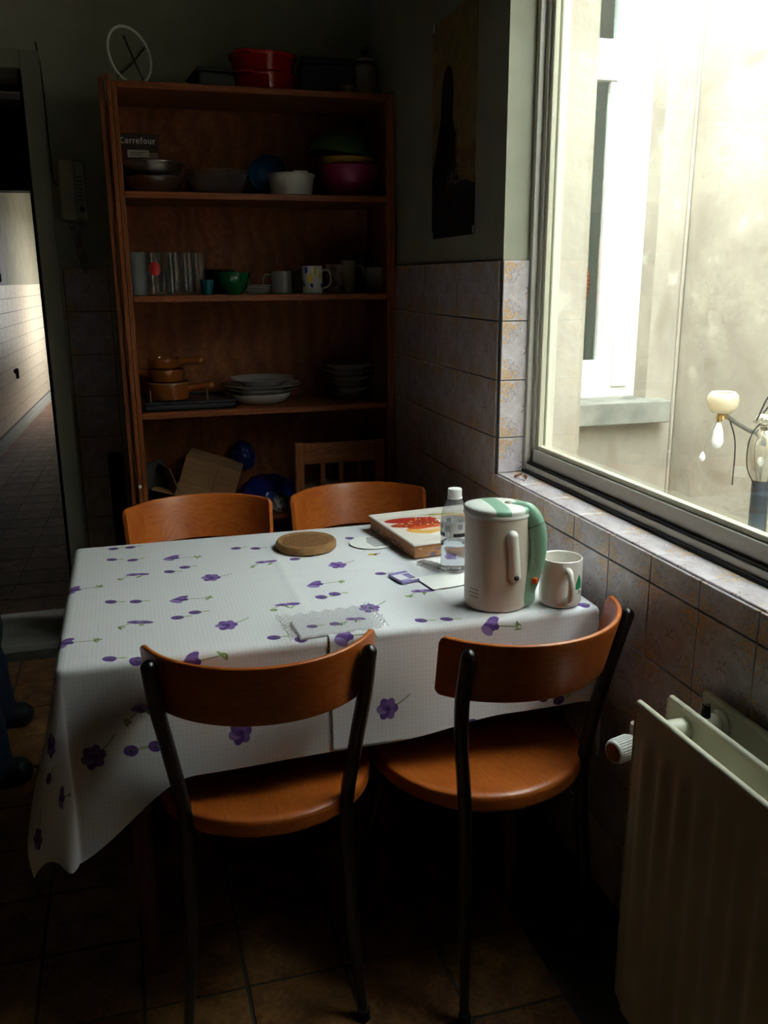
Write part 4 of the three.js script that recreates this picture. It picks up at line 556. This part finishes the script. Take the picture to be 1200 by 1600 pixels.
  const c = thing('packet', 'small white and violet printed packet lying near the pizza box', 'packet', [-0.378, TT + 0.001, 1.628], 0.25); part('packet_body', rb(0.044, 0.006, 0.06, 0, 0.003, 0, 0.001), std({ color: 0x9a90c8, roughness: 0.5 }), c); part('printed_face', tileGeo(0.043, 0.058, 0.0006, 0.0002).rotateX(-PI / 2), std({ map: pk, roughness: 0.5 }), c, [0, 0.006, 0]);
  solo('strip', 'narrow crinkled clear wrapper strip below the pizza box', 'wrapper', skin([...Array(9)].map((_, j) => [...Array(25)].map((_, i) => V((i / 24 - 0.5) * 0.026, 0.003 + 0.0025 * Math.sin(i * 2.1 + j) * Math.sin(j * 1.7 + i * 0.7), (j / 8 - 0.5) * 0.085)))), phys({ color: 0xd8d4d0, roughness: 0.25, transmission: 0.5, thickness: 0, side: THREE.DoubleSide }), [-0.287, TT + 0.003, 1.57], [0, 0.55, 0]);
  // folded napkin of the same cloth in a torn clear bag at the front edge
  const n = thing('clear_bag', 'torn clear plastic bag with a folded flowered cloth at the table edge', 'bag', [-0.59, TT, 1.848], 0.06);
  const nt = canvasTex(256, 128, (g, W, H) => { g.fillStyle = '#e2e3e6'; g.fillRect(0, 0, W, H); drawFlower(g, 'b', 60, 62, 1500, 0); drawFlower(g, 'b', 140, 66, 1500, 0); drawFlower(g, 's', 216, 50, 1500, 0.2); });
  part('folded_cloth', [tileGeo(0.14, 0.075, 0.006, 0.002).rotateX(-PI / 2)], std({ map: nt, roughness: 0.8 }), n, [0, 0, 0], [0.06, 0, 0]);
  const film = skin([...Array(26)].map((_, j) => [...Array(41)].map((_, i) => { const x = (i / 40 - 0.5) * 0.19, z = (j / 25 - 0.5) * 0.12, e = Math.max(0, Math.abs(x) - 0.066) / 0.03; return V(x, 0.011 + 0.004 * e + (0.0012 + 0.006 * e) * Math.sin(i * 1.9 + j * 0.8) * Math.cos(j * 1.4 - i * 0.6), z + 0.006 * Math.sin(i * 1.1)); })));
  part('film', film, phys({ color: 0xf2f2f2, roughness: 0.08, transmission: 0.92, thickness: 0, side: THREE.DoubleSide }), n);
}
{ // electric kettle
  const k = thing('kettle', 'cream and sage green electric jug kettle on the table', 'kettle', [-0.245, TT, 1.822], -0.55); k.scale.y = 0.955;   // handle towards local +x
  const cream = phys({ color: 0xc9c0b2, roughness: 0.35, clearcoat: 0.2 }), green = phys({ color: 0x86b096, roughness: 0.35, clearcoat: 0.2 }), pale = phys({ color: 0xe6e8e2, roughness: 0.35, clearcoat: 0.2 });
  const ring = (y, rx, rz, cx = 0) => [...Array(65)].map((_, i) => { const a = -i / 64 * 2 * PI; const q = Math.cos(a), s = Math.sin(a); const sp = q < -0.8 ? 1 + (-q - 0.8) * 0.35 * Math.max(0, (y - 0.14) / 0.07) : 1; return V(cx + rx * q * sp, y, rz * s); });
  part('body', skin([ring(0, 0.001, 0.001), ring(0, 0.055, 0.05), ring(0.002, 0.06, 0.055), ring(0.012, 0.0635, 0.058), ring(0.1, 0.0635, 0.058), ring(0.18, 0.062, 0.056), ring(0.2, 0.062, 0.056), ring(0.204, 0.06, 0.054), ring(0.205, 0.001, 0.001)], true), cream, k);
  const striped = canvasTex(256, 256, (g, W, H) => { g.fillStyle = '#e4e7e0'; g.fillRect(0, 0, W, H); g.fillStyle = '#86b096'; g.save(); g.translate(128, 128); g.rotate(0.5); g.fillRect(-40, -200, 52, 400); g.fillRect(70, -200, 120, 400); g.restore(); });
  const lid = skin([ring(0.204, 0.0625, 0.0565), ring(0.211, 0.0635, 0.0575), ring(0.216, 0.06, 0.054), ring(0.219, 0.045, 0.04), ring(0.2205, 0.02, 0.018), ring(0.221, 0.001, 0.001)], true); { const p = lid.attributes.position, uv = lid.attributes.uv; for (let i = 0; i < p.count; i++) uv.setXY(i, 0.5 + p.getX(i) / 0.14, 0.5 + p.getZ(i) / 0.14); }
  part('lid', lid, phys({ map: striped, roughness: 0.35, clearcoat: 0.2 }), k); part('lid_button', lathe([[0.001, 0.004], [0.006, 0.003], [0.008, 0]], 20), std({ color: 0x8a8278, roughness: 0.4 }), k, [0.02, 0.22, 0]);
  part('rim', skin([ring(0.196, 0.0632, 0.0572), ring(0.2, 0.0645, 0.0585), ring(0.204, 0.0632, 0.0572)], true), pale, k);
  part('handle', limb([[0.03, 0.209, 0], [0.056, 0.206, 0], [0.073, 0.186, 0], [0.081, 0.15, 0], [0.08, 0.11, 0], [0.072, 0.075, 0], [0.06, 0.05, 0], [0.05, 0.03, 0]], [0.01, 0.0135, 0.0125, 0.0125, 0.0125, 0.013, 0.017, 0.021], 60, 18, 1.35), green, k);
  part('handle_seam', new THREE.TorusGeometry(0.0126, 0.0012, 8, 30).scale(1, 1.35, 1).rotateY(PI / 2).rotateZ(-1.1).translate(0.0752, 0.178, 0), std({ color: 0x55705f, roughness: 0.6 }), k);
  part('foot', limb([[0.042, 0.024, 0], [0.046, 0.04, 0], [0.056, 0.07, 0]], [0.024, 0.022, 0.014], 24, 18, 1.6), green, k);
  part('switch', rb(0.012, 0.014, 0.02, 0.078, 0.062, 0.006, 0.004), phys({ color: 0xd05a1c, roughness: 0.35 }), k, null, null, 'orange switch');
  part('water_gauge', limb([[0.036, 0.165, 0.0475], [0.04, 0.12, 0.045], [0.042, 0.078, 0.0435]], [0.011, 0.011, 0.013], 24, 16), pale, k); part('gauge_hole', new THREE.SphereGeometry(0.0055, 16, 12).translate(0.047, 0.079, 0.0535), M.rubber, k);
  part('print', [[0.044, 0.02], [0.036, 0.026], [0.028, 0.022]].map(([y, w]) => { const rows = []; for (let a = 0; a < 2; a++) { const row = []; for (let i = 0; i <= 10; i++) { const an = 2.0 + (i / 10) * w / 0.06; row.push(V(0.0641 * Math.cos(an), y + a * 0.003, 0.0585 * Math.sin(an))); } rows.push(row); } return skin(rows); }), std({ color: 0x8c8478, roughness: 0.6, side: THREE.DoubleSide }), k);
}
{ // mug on the table
  const tex = canvasTex(1024, 256, (g, W, H) => { g.fillStyle = '#ddd8d0'; g.fillRect(0, 0, W, H); for (const x of [90, 600]) { g.strokeStyle = '#8f8a80'; g.lineWidth = 4; g.beginPath(); g.moveTo(x, 70); g.lineTo(x, 240); g.stroke(); g.fillStyle = '#2c8a58'; g.beginPath(); g.moveTo(x + 70, 70); g.quadraticCurveTo(x + 20, 130, x + 40, 165); g.lineTo(x + 104, 165); g.quadraticCurveTo(x + 118, 120, x + 70, 70); g.fill(); g.fillStyle = '#5c5044'; g.fillRect(x + 66, 165, 9, 34); g.fillStyle = '#8c6c58'; g.fillRect(x + 8, 150, 20, 8); g.fillStyle = '#3f5a3f'; g.fillRect(x + 86, 176, 16, 18); } });
  const m = thing('mug', 'white mug with a green tree print on the table next to the kettle', 'mug', [-0.118, TT, 1.853], -1.75);
  const r = 0.042, h = 0.097;
  part('body', lathe([[0.001, 0.003], [r * 0.85, 0.003], [r * 0.87, 0], [r * 0.95, 0.002], [r, 0.008], [r, h - 0.002], [r - 0.0015, h], [r - 0.004, h - 0.003], [r - 0.004, 0.01], [0.001, 0.008]], 56), phys({ color: 0xddd8d0, roughness: 0.2, clearcoat: 0.5 }), m);
  part('print', new THREE.CylinderGeometry(r + 0.0003, r + 0.0003, h - 0.014, 56, 1, true).translate(0, h / 2 + 0.001, 0), phys({ map: tex, roughness: 0.22, clearcoat: 0.5 }), m, [0, 0, 0], [0, 1.3, 0]);
  part('handle', limb([[r - 0.003, h * 0.8, 0], [r + 0.016, h * 0.84, 0], [r + 0.028, h * 0.62, 0], [r + 0.022, h * 0.32, 0], [r - 0.003, h * 0.16, 0]], [0.007, 0.006, 0.006, 0.006], 34, 12, 1.1), phys({ color: 0xddd8d0, roughness: 0.2, clearcoat: 0.5 }), m);
}
for (const [i, x, z, a] of [[0, 0.022, 1.335, 0.3], [1, 0.03, 1.36, 1.4]]) solo('dry_leaf', i ? 'curled brown dry leaf on the window sill, the one nearer the window frame' : 'curled brown dry leaf on the window sill, the one nearer the corner', 'leaf', skin([...Array(5)].map((_, j) => [...Array(9)].map((_, k) => { const t = k / 8, w = 0.007 * Math.sin(PI * t) + 0.0004; return V((t - 0.5) * 0.026, 0.003 + 0.004 * Math.abs(j / 4 - 0.5) * 2 + 0.004 * t * t, (j / 4 - 0.5) * 2 * w); }))), std({ color: 0x7a4a24, roughness: 0.8, side: THREE.DoubleSide }), [x, WY0 + 0.004, z], [0, a, 0], 'dry leaves on the sill');
// ------------------------------------------------------------------ radiator
{
  const Z0 = 2.215, Z1 = 3.2, Y0 = 0.12, Y1 = 0.712, t = thing('radiator', 'cream panel radiator with three panels under the window', 'radiator', [0, 0, 0]);
  const panel = (x) => {      // pressed steel: vertical flutes
    const n = 240, ft = [], bk = [], pts = [];
    for (let i = 0; i <= n; i++) { const z = lerp(Z0, Z1, i / n), f = ((z - Z0 - 0.02) % 0.048) / 0.048, q = z < Z0 + 0.02 || z > Z1 - 0.03 ? 0 : 0.5 - 0.5 * Math.cos(f * 2 * PI); pts.push([z, q]); }
    const ys = [Y0, Y0 + 0.035, Y0 + 0.06, Y1 - 0.07, Y1 - 0.045, Y1], k = [0, 0, 1, 1, 0, 0], mk = (s) => ys.map((y, j) => pts.map(([z, q]) => V(x + s * (0.004 + 0.008 * q * k[j]), y + (j === 0 && z < Z0 + 0.03 ? (Z0 + 0.03 - z) * 0.6 : 0), z)));
    return [skin(mk(-1), false), skin(mk(1), true), rb(0.012, 0.012, Z1 - Z0, x, Y1, (Z0 + Z1) / 2, 0.006, 3), rb(0.011, Y1 - Y0 - 0.02, 0.006, x, (Y0 + Y1) / 2 + 0.01, Z0 + 0.001, 0.003), rb(0.011, Y1 - Y0, 0.006, x, (Y0 + Y1) / 2, Z1, 0.003), rb(0.011, 0.01, Z1 - Z0 - 0.04, x, Y0, (Z0 + Z1) / 2, 0.004)];
  };
  const Mr = M.radiator.clone(); Mr.side = THREE.DoubleSide;
  for (const x of [-0.158, -0.098, -0.032]) part('panel', panel(x), Mr, t);
  for (const x of [-0.128, -0.065]) part('connector', cyl(0.019, 0.019, 0.05, 0, 0, 0, 24).rotateZ(PI / 2).translate(x, Y1 - 0.03, Z0 + 0.055), M.radiator, t);
  for (const g of [cyl(0.023, 0.023, 0.01, 0, 0, 0, 24).rotateZ(PI / 2).translate(-0.086, Y1 - 0.03, Z0 + 0.055), cyl(0.023, 0.023, 0.01, 0, 0, 0, 24).rotateZ(PI / 2).translate(-0.044, Y1 - 0.03, Z0 + 0.055), cyl(0.019, 0.019, 0.05, 0, 0, 0, 24).rotateZ(PI / 2).translate(-0.128, Y0 + 0.05, Z0 + 0.055), cyl(0.019, 0.019, 0.05, 0, 0, 0, 24).rotateZ(PI / 2).translate(-0.065, Y0 + 0.05, Z0 + 0.055)]) part('connector', g, M.radiator, t);
  part('air_vent', [cyl(0.006, 0.008, 0.022, -0.068, Y1 - 0.002, Z0 + 0.055, 12), rb(0.014, 0.006, 0.006, -0.068, Y1 + 0.008, Z0 + 0.055, 0.001)], std({ color: 0x3d3128, roughness: 0.5, metalness: 0.6 }), t, null, null, 'dark metal air vent');
  part('pipe', [tube([[-0.098, 0.595, Z0 + 0.02], [-0.1, 0.595, Z0 - 0.05]], 0.011, 8, 14), tube([[-0.03, 0.11, Z0 - 0.03], [-0.03, 0.4, Z0 - 0.028], [-0.04, 0.62, Z0 - 0.03]], 0.008, 20, 12), cyl(0.008, 0.008, 0.12, -0.03, 0.058, Z0 - 0.03, 14)], M.radiator, t);
  for (const g of [rspan(-0.03, -0.001, 0.18, 0.2, Z0 + 0.15, Z0 + 0.17), rspan(-0.03, -0.001, 0.6, 0.62, Z0 + 0.15, Z0 + 0.17), rspan(-0.03, -0.001, 0.18, 0.2, Z1 - 0.17, Z1 - 0.15), rspan(-0.03, -0.001, 0.6, 0.62, Z1 - 0.17, Z1 - 0.15)]) part('bracket', g, M.radiator, t);
  const v = thing('thermostat', 'white ribbed thermostat knob sticking out at the radiator\'s end', 'valve', [-0.1, 0.592, 2.145], 0.0); // axis along -z, turned a little
  v.rotation.y = 1.85;
  part('valve_body', [cyl(0.011, 0.013, 0.045, 0, 0, 0, 20).rotateX(PI / 2), cyl(0.009, 0.009, 0.05, 0.02, 0, 0.006, 16).rotateZ(0)], M.white, v, [0, 0, 0]);
  const head = [rb(0.001, 0.001, 0.001)]; head.length = 0; head.push(lathe([[0.001, 0], [0.014, 0], [0.019, 0.008], [0.0205, 0.014], [0.0205, 0.05], [0.019, 0.054], [0.016, 0.055]], 32).rotateX(-PI / 2)); for (let i = 0; i < 28; i++) { const a = i / 28 * 2 * PI; head.push(bx(0.0022, 0.0022, 0.034, Math.cos(a) * 0.0205, Math.sin(a) * 0.0205, -0.032)); }
  part('head', head, M.white, v, [0, 0, -0.015]); part('end_disc', cyl(0.016, 0.016, 0.003, 0, 0, 0, 28).rotateX(PI / 2), std({ color: 0xa85a2c, roughness: 0.5 }), v, [0, 0, -0.068], null, 'orange brown end disc');
}
// ------------------------------------------------------------------ the person at the left edge
function sdf(fn, c, half, N) {              // iso surface of a distance field
  const mc = new MarchingCubes(N, undefined, false, false, 120000); const s = mc.size, f = mc.field;
  for (let k = 0; k < s; k++) for (let j = 0; j < s; j++) for (let i = 0; i < s; i++) f[i + j * s + k * s * s] = -fn(c[0] + (i / s * 2 - 1) * half[0], c[1] + (j / s * 2 - 1) * half[1], c[2] + (k / s * 2 - 1) * half[2]);
  mc.isolation = 0; mc.update(); const n = mc.count ?? mc.geometry.drawRange.count, P = mc.positionArray.slice(0, n * 3);
  const g = new THREE.BufferGeometry(), q = new Float32Array(n * 3); for (let i = 0; i < n; i++) for (let a = 0; a < 3; a++) q[i * 3 + a] = c[a] + P[i * 3 + a] * half[a];
  g.setAttribute('position', new THREE.BufferAttribute(q, 3)); const m = mergeVertices(g, 1e-5); m.computeVertexNormals(); m.setAttribute('uv', new THREE.Float32BufferAttribute([...Array(m.attributes.position.count)].flatMap((_, i) => [(m.attributes.position.getX(i) + m.attributes.position.getZ(i)) * 3, m.attributes.position.getY(i) * 3]), 2)); return m;
}
const cap = (p, a, b, ra, rb2) => { const dx = b[0] - a[0], dy = b[1] - a[1], dz = b[2] - a[2], l = dx * dx + dy * dy + dz * dz; let t = ((p[0] - a[0]) * dx + (p[1] - a[1]) * dy + (p[2] - a[2]) * dz) / l; t = Math.max(0, Math.min(1, t)); return Math.hypot(p[0] - a[0] - dx * t, p[1] - a[1] - dy * t, p[2] - a[2] - dz * t) - lerp(ra, rb2, t); };
const ell = (p, c, r) => { const k = Math.hypot((p[0] - c[0]) / r[0], (p[1] - c[1]) / r[1], (p[2] - c[2]) / r[2]); return (k - 1) * Math.min(...r); };
const smin = (a, b, k) => { const h = Math.max(k - Math.abs(a - b), 0) / k; return Math.min(a, b) - h * h * k * 0.25; };
const un = (k, ...d) => d.reduce((a, b) => smin(a, b, k));
{
  // standing, facing the table (+x); local origin between the feet
  const PX = -1.43, PZ = 0.77, t = thing('person', 'person in dark blue jeans and dark shoes standing at the left edge of the picture', 'person', [PX, 0, PZ]);
  const hipN = [0.0, 0.9, 0.1], hipF = [0.0, 0.9, -0.1], kneeN = [0.03, 0.5, 0.13], kneeF = [0.0, 0.49, -0.16], ankN = [0.02, 0.085, 0.16], ankF = [-0.01, 0.085, -0.2];
  const arm = (s) => ({ sh: [-0.02, 1.37, 0.18 * s], el: [-0.06, 1.1, 0.24 * s], wr: [0.0, 0.87, 0.24 * s] });
  const N = arm(1), F = arm(-1), headC = [0.02, 1.59, 0];
  const torso = (p, g = 0) => un(0.09, ell(p, [-0.01, 1.25, 0], [0.11 + g, 0.2, 0.165 + g]), ell(p, [0, 1.02, 0], [0.105 + g, 0.18, 0.15 + g]), ell(p, [-0.01, 0.92, 0], [0.115 + g, 0.11, 0.165 + g]), cap(p, [-0.02, 1.37, -0.15], [-0.02, 1.37, 0.15], 0.062 + g, 0.062 + g));
  const legs = (p, g = 0) => Math.min(un(0.05, cap(p, hipN, kneeN, 0.085 + g, 0.057 + g), cap(p, kneeN, [0.01, 0.33, 0.145], 0.056 + g, 0.056 + g), cap(p, [0.01, 0.33, 0.145], ankN, 0.056 + g, 0.04 + g)), un(0.05, cap(p, hipF, kneeF, 0.085 + g, 0.057 + g), cap(p, kneeF, [-0.015, 0.33, -0.18], 0.056 + g, 0.056 + g), cap(p, [-0.015, 0.33, -0.18], ankF, 0.056 + g, 0.04 + g)));
  const arms = (p, g = 0) => Math.min(...[N, F].map((a) => un(0.03, cap(p, a.sh, a.el, 0.05 + g, 0.041 + g), cap(p, a.el, a.wr, 0.041 + g, 0.028 + g))));
  const feet = (p) => Math.min(...[ankN, ankF].map((a) => un(0.03, cap(p, [a[0] - 0.03, 0.045, a[2]], [a[0] + 0.085, 0.034, a[2]], 0.034, 0.026), cap(p, [a[0], 0.09, a[2]], [a[0], 0.05, a[2]], 0.04, 0.04))));
  const body = sdf((x, y, z) => { const p = [x, y, z]; return un(0.04, torso(p, -0.005), legs(p, -0.006), arms(p), cap(p, [-0.02, 1.4, 0], [0.0, 1.52, 0], 0.052, 0.05), feet(p) + 0.008); }, [0.03, 0.79, 0], [0.32, 0.85, 0.4], 96);
  const face = sdf((x, y, z) => { const p = [x - headC[0], y - headC[1], z - headC[2]]; let d = un(0.05, ell(p, [-0.015, 0.03, 0], [0.095, 0.1, 0.076]), ell(p, [0.02, -0.045, 0], [0.07, 0.075, 0.058]), cap(p, [-0.03, -0.03, 0], [-0.03, -0.12, 0], 0.05, 0.05)); d = un(0.012, d, cap(p, [0.088, 0.02, 0], [0.108, -0.022, 0], 0.007, 0.012), cap(p, [0.08, 0.03, -0.035], [0.08, 0.03, 0.035], 0.012, 0.012), ell(p, [0.075, -0.068, 0], [0.014, 0.008, 0.024]), ell(p, [0.065, -0.105, 0], [0.02, 0.016, 0.024]), ell(p, [-0.005, -0.005, 0.077], [0.022, 0.032, 0.008]), ell(p, [-0.005, -0.005, -0.077], [0.022, 0.032, 0.008])); for (const s of [-1, 1]) d = -smin(-d, cap(p, [0.098, 0.005, 0.03 * s], [0.1, 0.005, 0.036 * s], 0.014, 0.012), 0.012); return -smin(-d, cap(p, [0.092, -0.07, -0.018], [0.092, -0.07, 0.018], 0.003, 0.003), 0.004); }, headC, [0.16, 0.18, 0.13], 84);
  const hands = [N, F].map((a, i) => { const s = i ? -1 : 1, w = a.wr; return sdf((x, y, z) => { const p = [x - w[0], y - w[1], z - w[2]]; let d = un(0.02, cap(p, [-0.004, 0.03, 0], [0.0, -0.02, 0], 0.026, 0.024), cap(p, [-0.02, -0.05, 0], [-0.018, -0.085, -0.004 * s], 0.016, 0.013), cap(p, [0.02, -0.05, 0], [0.022, -0.085, -0.004 * s], 0.016, 0.013), cap(p, [0, -0.03, 0], [0.002, -0.085, -0.002 * s], 0.018, 0.014)); [[-0.031, 0.062, 0.0075], [-0.011, 0.074, 0.0085], [0.011, 0.078, 0.009], [0.031, 0.07, 0.0085]].forEach(([fx, l, r]) => { const k0 = [fx * 0.9, -0.085, -0.003 * s], k1 = [fx + 0.004, -0.085 - l * 0.45, -0.008 * s], k2 = [fx + 0.008, -0.085 - l * 0.75, -0.018 * s], k3 = [fx + 0.01, -0.085 - l * 0.92, -0.028 * s]; d = smin(d, Math.min(cap(p, k0, k1, r, r * 0.95), cap(p, k1, k2, r * 0.95, r * 0.88), cap(p, k2, k3, r * 0.88, r * 0.78)), 0.006); }); return smin(d, Math.min(cap(p, [0.025, -0.03, -0.004 * s], [0.048, -0.062, -0.014 * s], 0.013, 0.011), cap(p, [0.048, -0.062, -0.014 * s], [0.054, -0.09, -0.022 * s], 0.011, 0.0085)), 0.01); }, [w[0], w[1] - 0.07, w[2]], [0.085, 0.12, 0.05], 64); });
  part('body', [body, face, ...hands], M.skinTone, t);
  const fold = (x, y, z, k) => 0.005 * Math.sin(y * 46 + x * 20 + Math.sin(z * 30 + k) * 2) * Math.exp(-(((y - 0.12) / 0.14) ** 2)) + 0.003 * Math.sin(y * 30 + z * 24 + k);
  part('jeans', sdf((x, y, z) => { const p = [x, y, z], d = un(0.05, legs(p, 0.016 + fold(x, y, z, 1)), Math.min(un(0.02, cap(p, [ankN[0], 0.2, ankN[2]], [ankN[0] + 0.012, 0.07, ankN[2]], 0.07, 0.074)), cap(p, [ankF[0], 0.2, ankF[2]], [ankF[0] + 0.012, 0.07, ankF[2]], 0.07, 0.074)), un(0.05, ell(p, [0, 0.93, 0], [0.125, 0.12, 0.178]), ell(p, [0.045, 0.82, 0.06], [0.09, 0.09, 0.09]))); return Math.max(d, y - 1.0, 0.03 - y); }, [0.03, 0.5, -0.02], [0.22, 0.56, 0.36], 90), M.jeans, t);
  part('jumper', sdf((x, y, z) => { const p = [x, y, z]; return Math.max(un(0.04, torso(p, 0.012), arms(p, 0.014)), 0.96 - y - 0.0 * x, y - 1.46, Math.min(1, 0) + (Math.abs(z) > 0.2 ? 0.885 - y : -1)); }, [0, 1.18, 0], [0.2, 0.32, 0.34], 80), std({ color: 0x23344c, roughness: 0.95 }), t);
  part('shoe', sdf((x, y, z) => { const a = ankN, p = [x, y, z]; return Math.max(un(0.03, cap(p, [a[0] - 0.04, 0.045, a[2]], [a[0] + 0.1, 0.036, a[2]], 0.046, 0.04), cap(p, [a[0] - 0.02, 0.1, a[2]], [a[0], 0.05, a[2]], 0.05, 0.048)), 0.001 - y); }, [0.05, 0.07, ankN[2]], [0.16, 0.1, 0.09], 50), std({ color: 0x0c0f16, roughness: 0.6 }), t);
  part('shoe', sdf((x, y, z) => { const a = ankF, p = [x, y, z]; return Math.max(un(0.03, cap(p, [a[0] - 0.04, 0.045, a[2]], [a[0] + 0.1, 0.036, a[2]], 0.046, 0.04), cap(p, [a[0] - 0.02, 0.1, a[2]], [a[0], 0.05, a[2]], 0.05, 0.048)), 0.001 - y); }, [0.04, 0.07, ankF[2]], [0.16, 0.1, 0.09], 50), std({ color: 0x0c0f16, roughness: 0.6 }), t);
  part('hair', sdf((x, y, z) => { const p = [x - headC[0], y - headC[1], z - headC[2]]; const d = ell(p, [-0.022, 0.04, 0], [0.107, 0.108, 0.088]) - 0.004 * Math.sin(z * 160 + x * 60) * Math.sin(y * 70); return Math.max(d, (p[0] - 0.05) * 0.8 - (p[1] - 0.03) * 0.7, -0.07 - p[1], p[1] < 0.0 ? p[0] - 0.0 : -1); }, [headC[0] - 0.02, headC[1] + 0.04, 0], [0.14, 0.15, 0.12], 64), std({ color: 0x2a1c12, roughness: 0.8 }), t);
  for (const s of [-1, 1]) part('eye', new THREE.SphereGeometry(0.0125, 20, 14), std({ map: canvasTex(128, 64, (g) => { g.fillStyle = '#e9e4de'; g.fillRect(0, 0, 128, 64); g.fillStyle = '#4a3322'; g.beginPath(); g.arc(64, 32, 11, 0, 7); g.fill(); g.fillStyle = '#0a0a0a'; g.beginPath(); g.arc(64, 32, 5, 0, 7); g.fill(); }), roughness: 0.2 }), t, [headC[0] + 0.077, headC[1] + 0.005, 0.033 * s], [0, 0, 0]);
}
scene.traverse((o) => { if (o.isMesh) { o.castShadow = true; o.receiveShadow = true; } });
renderer.render(scene, camera);
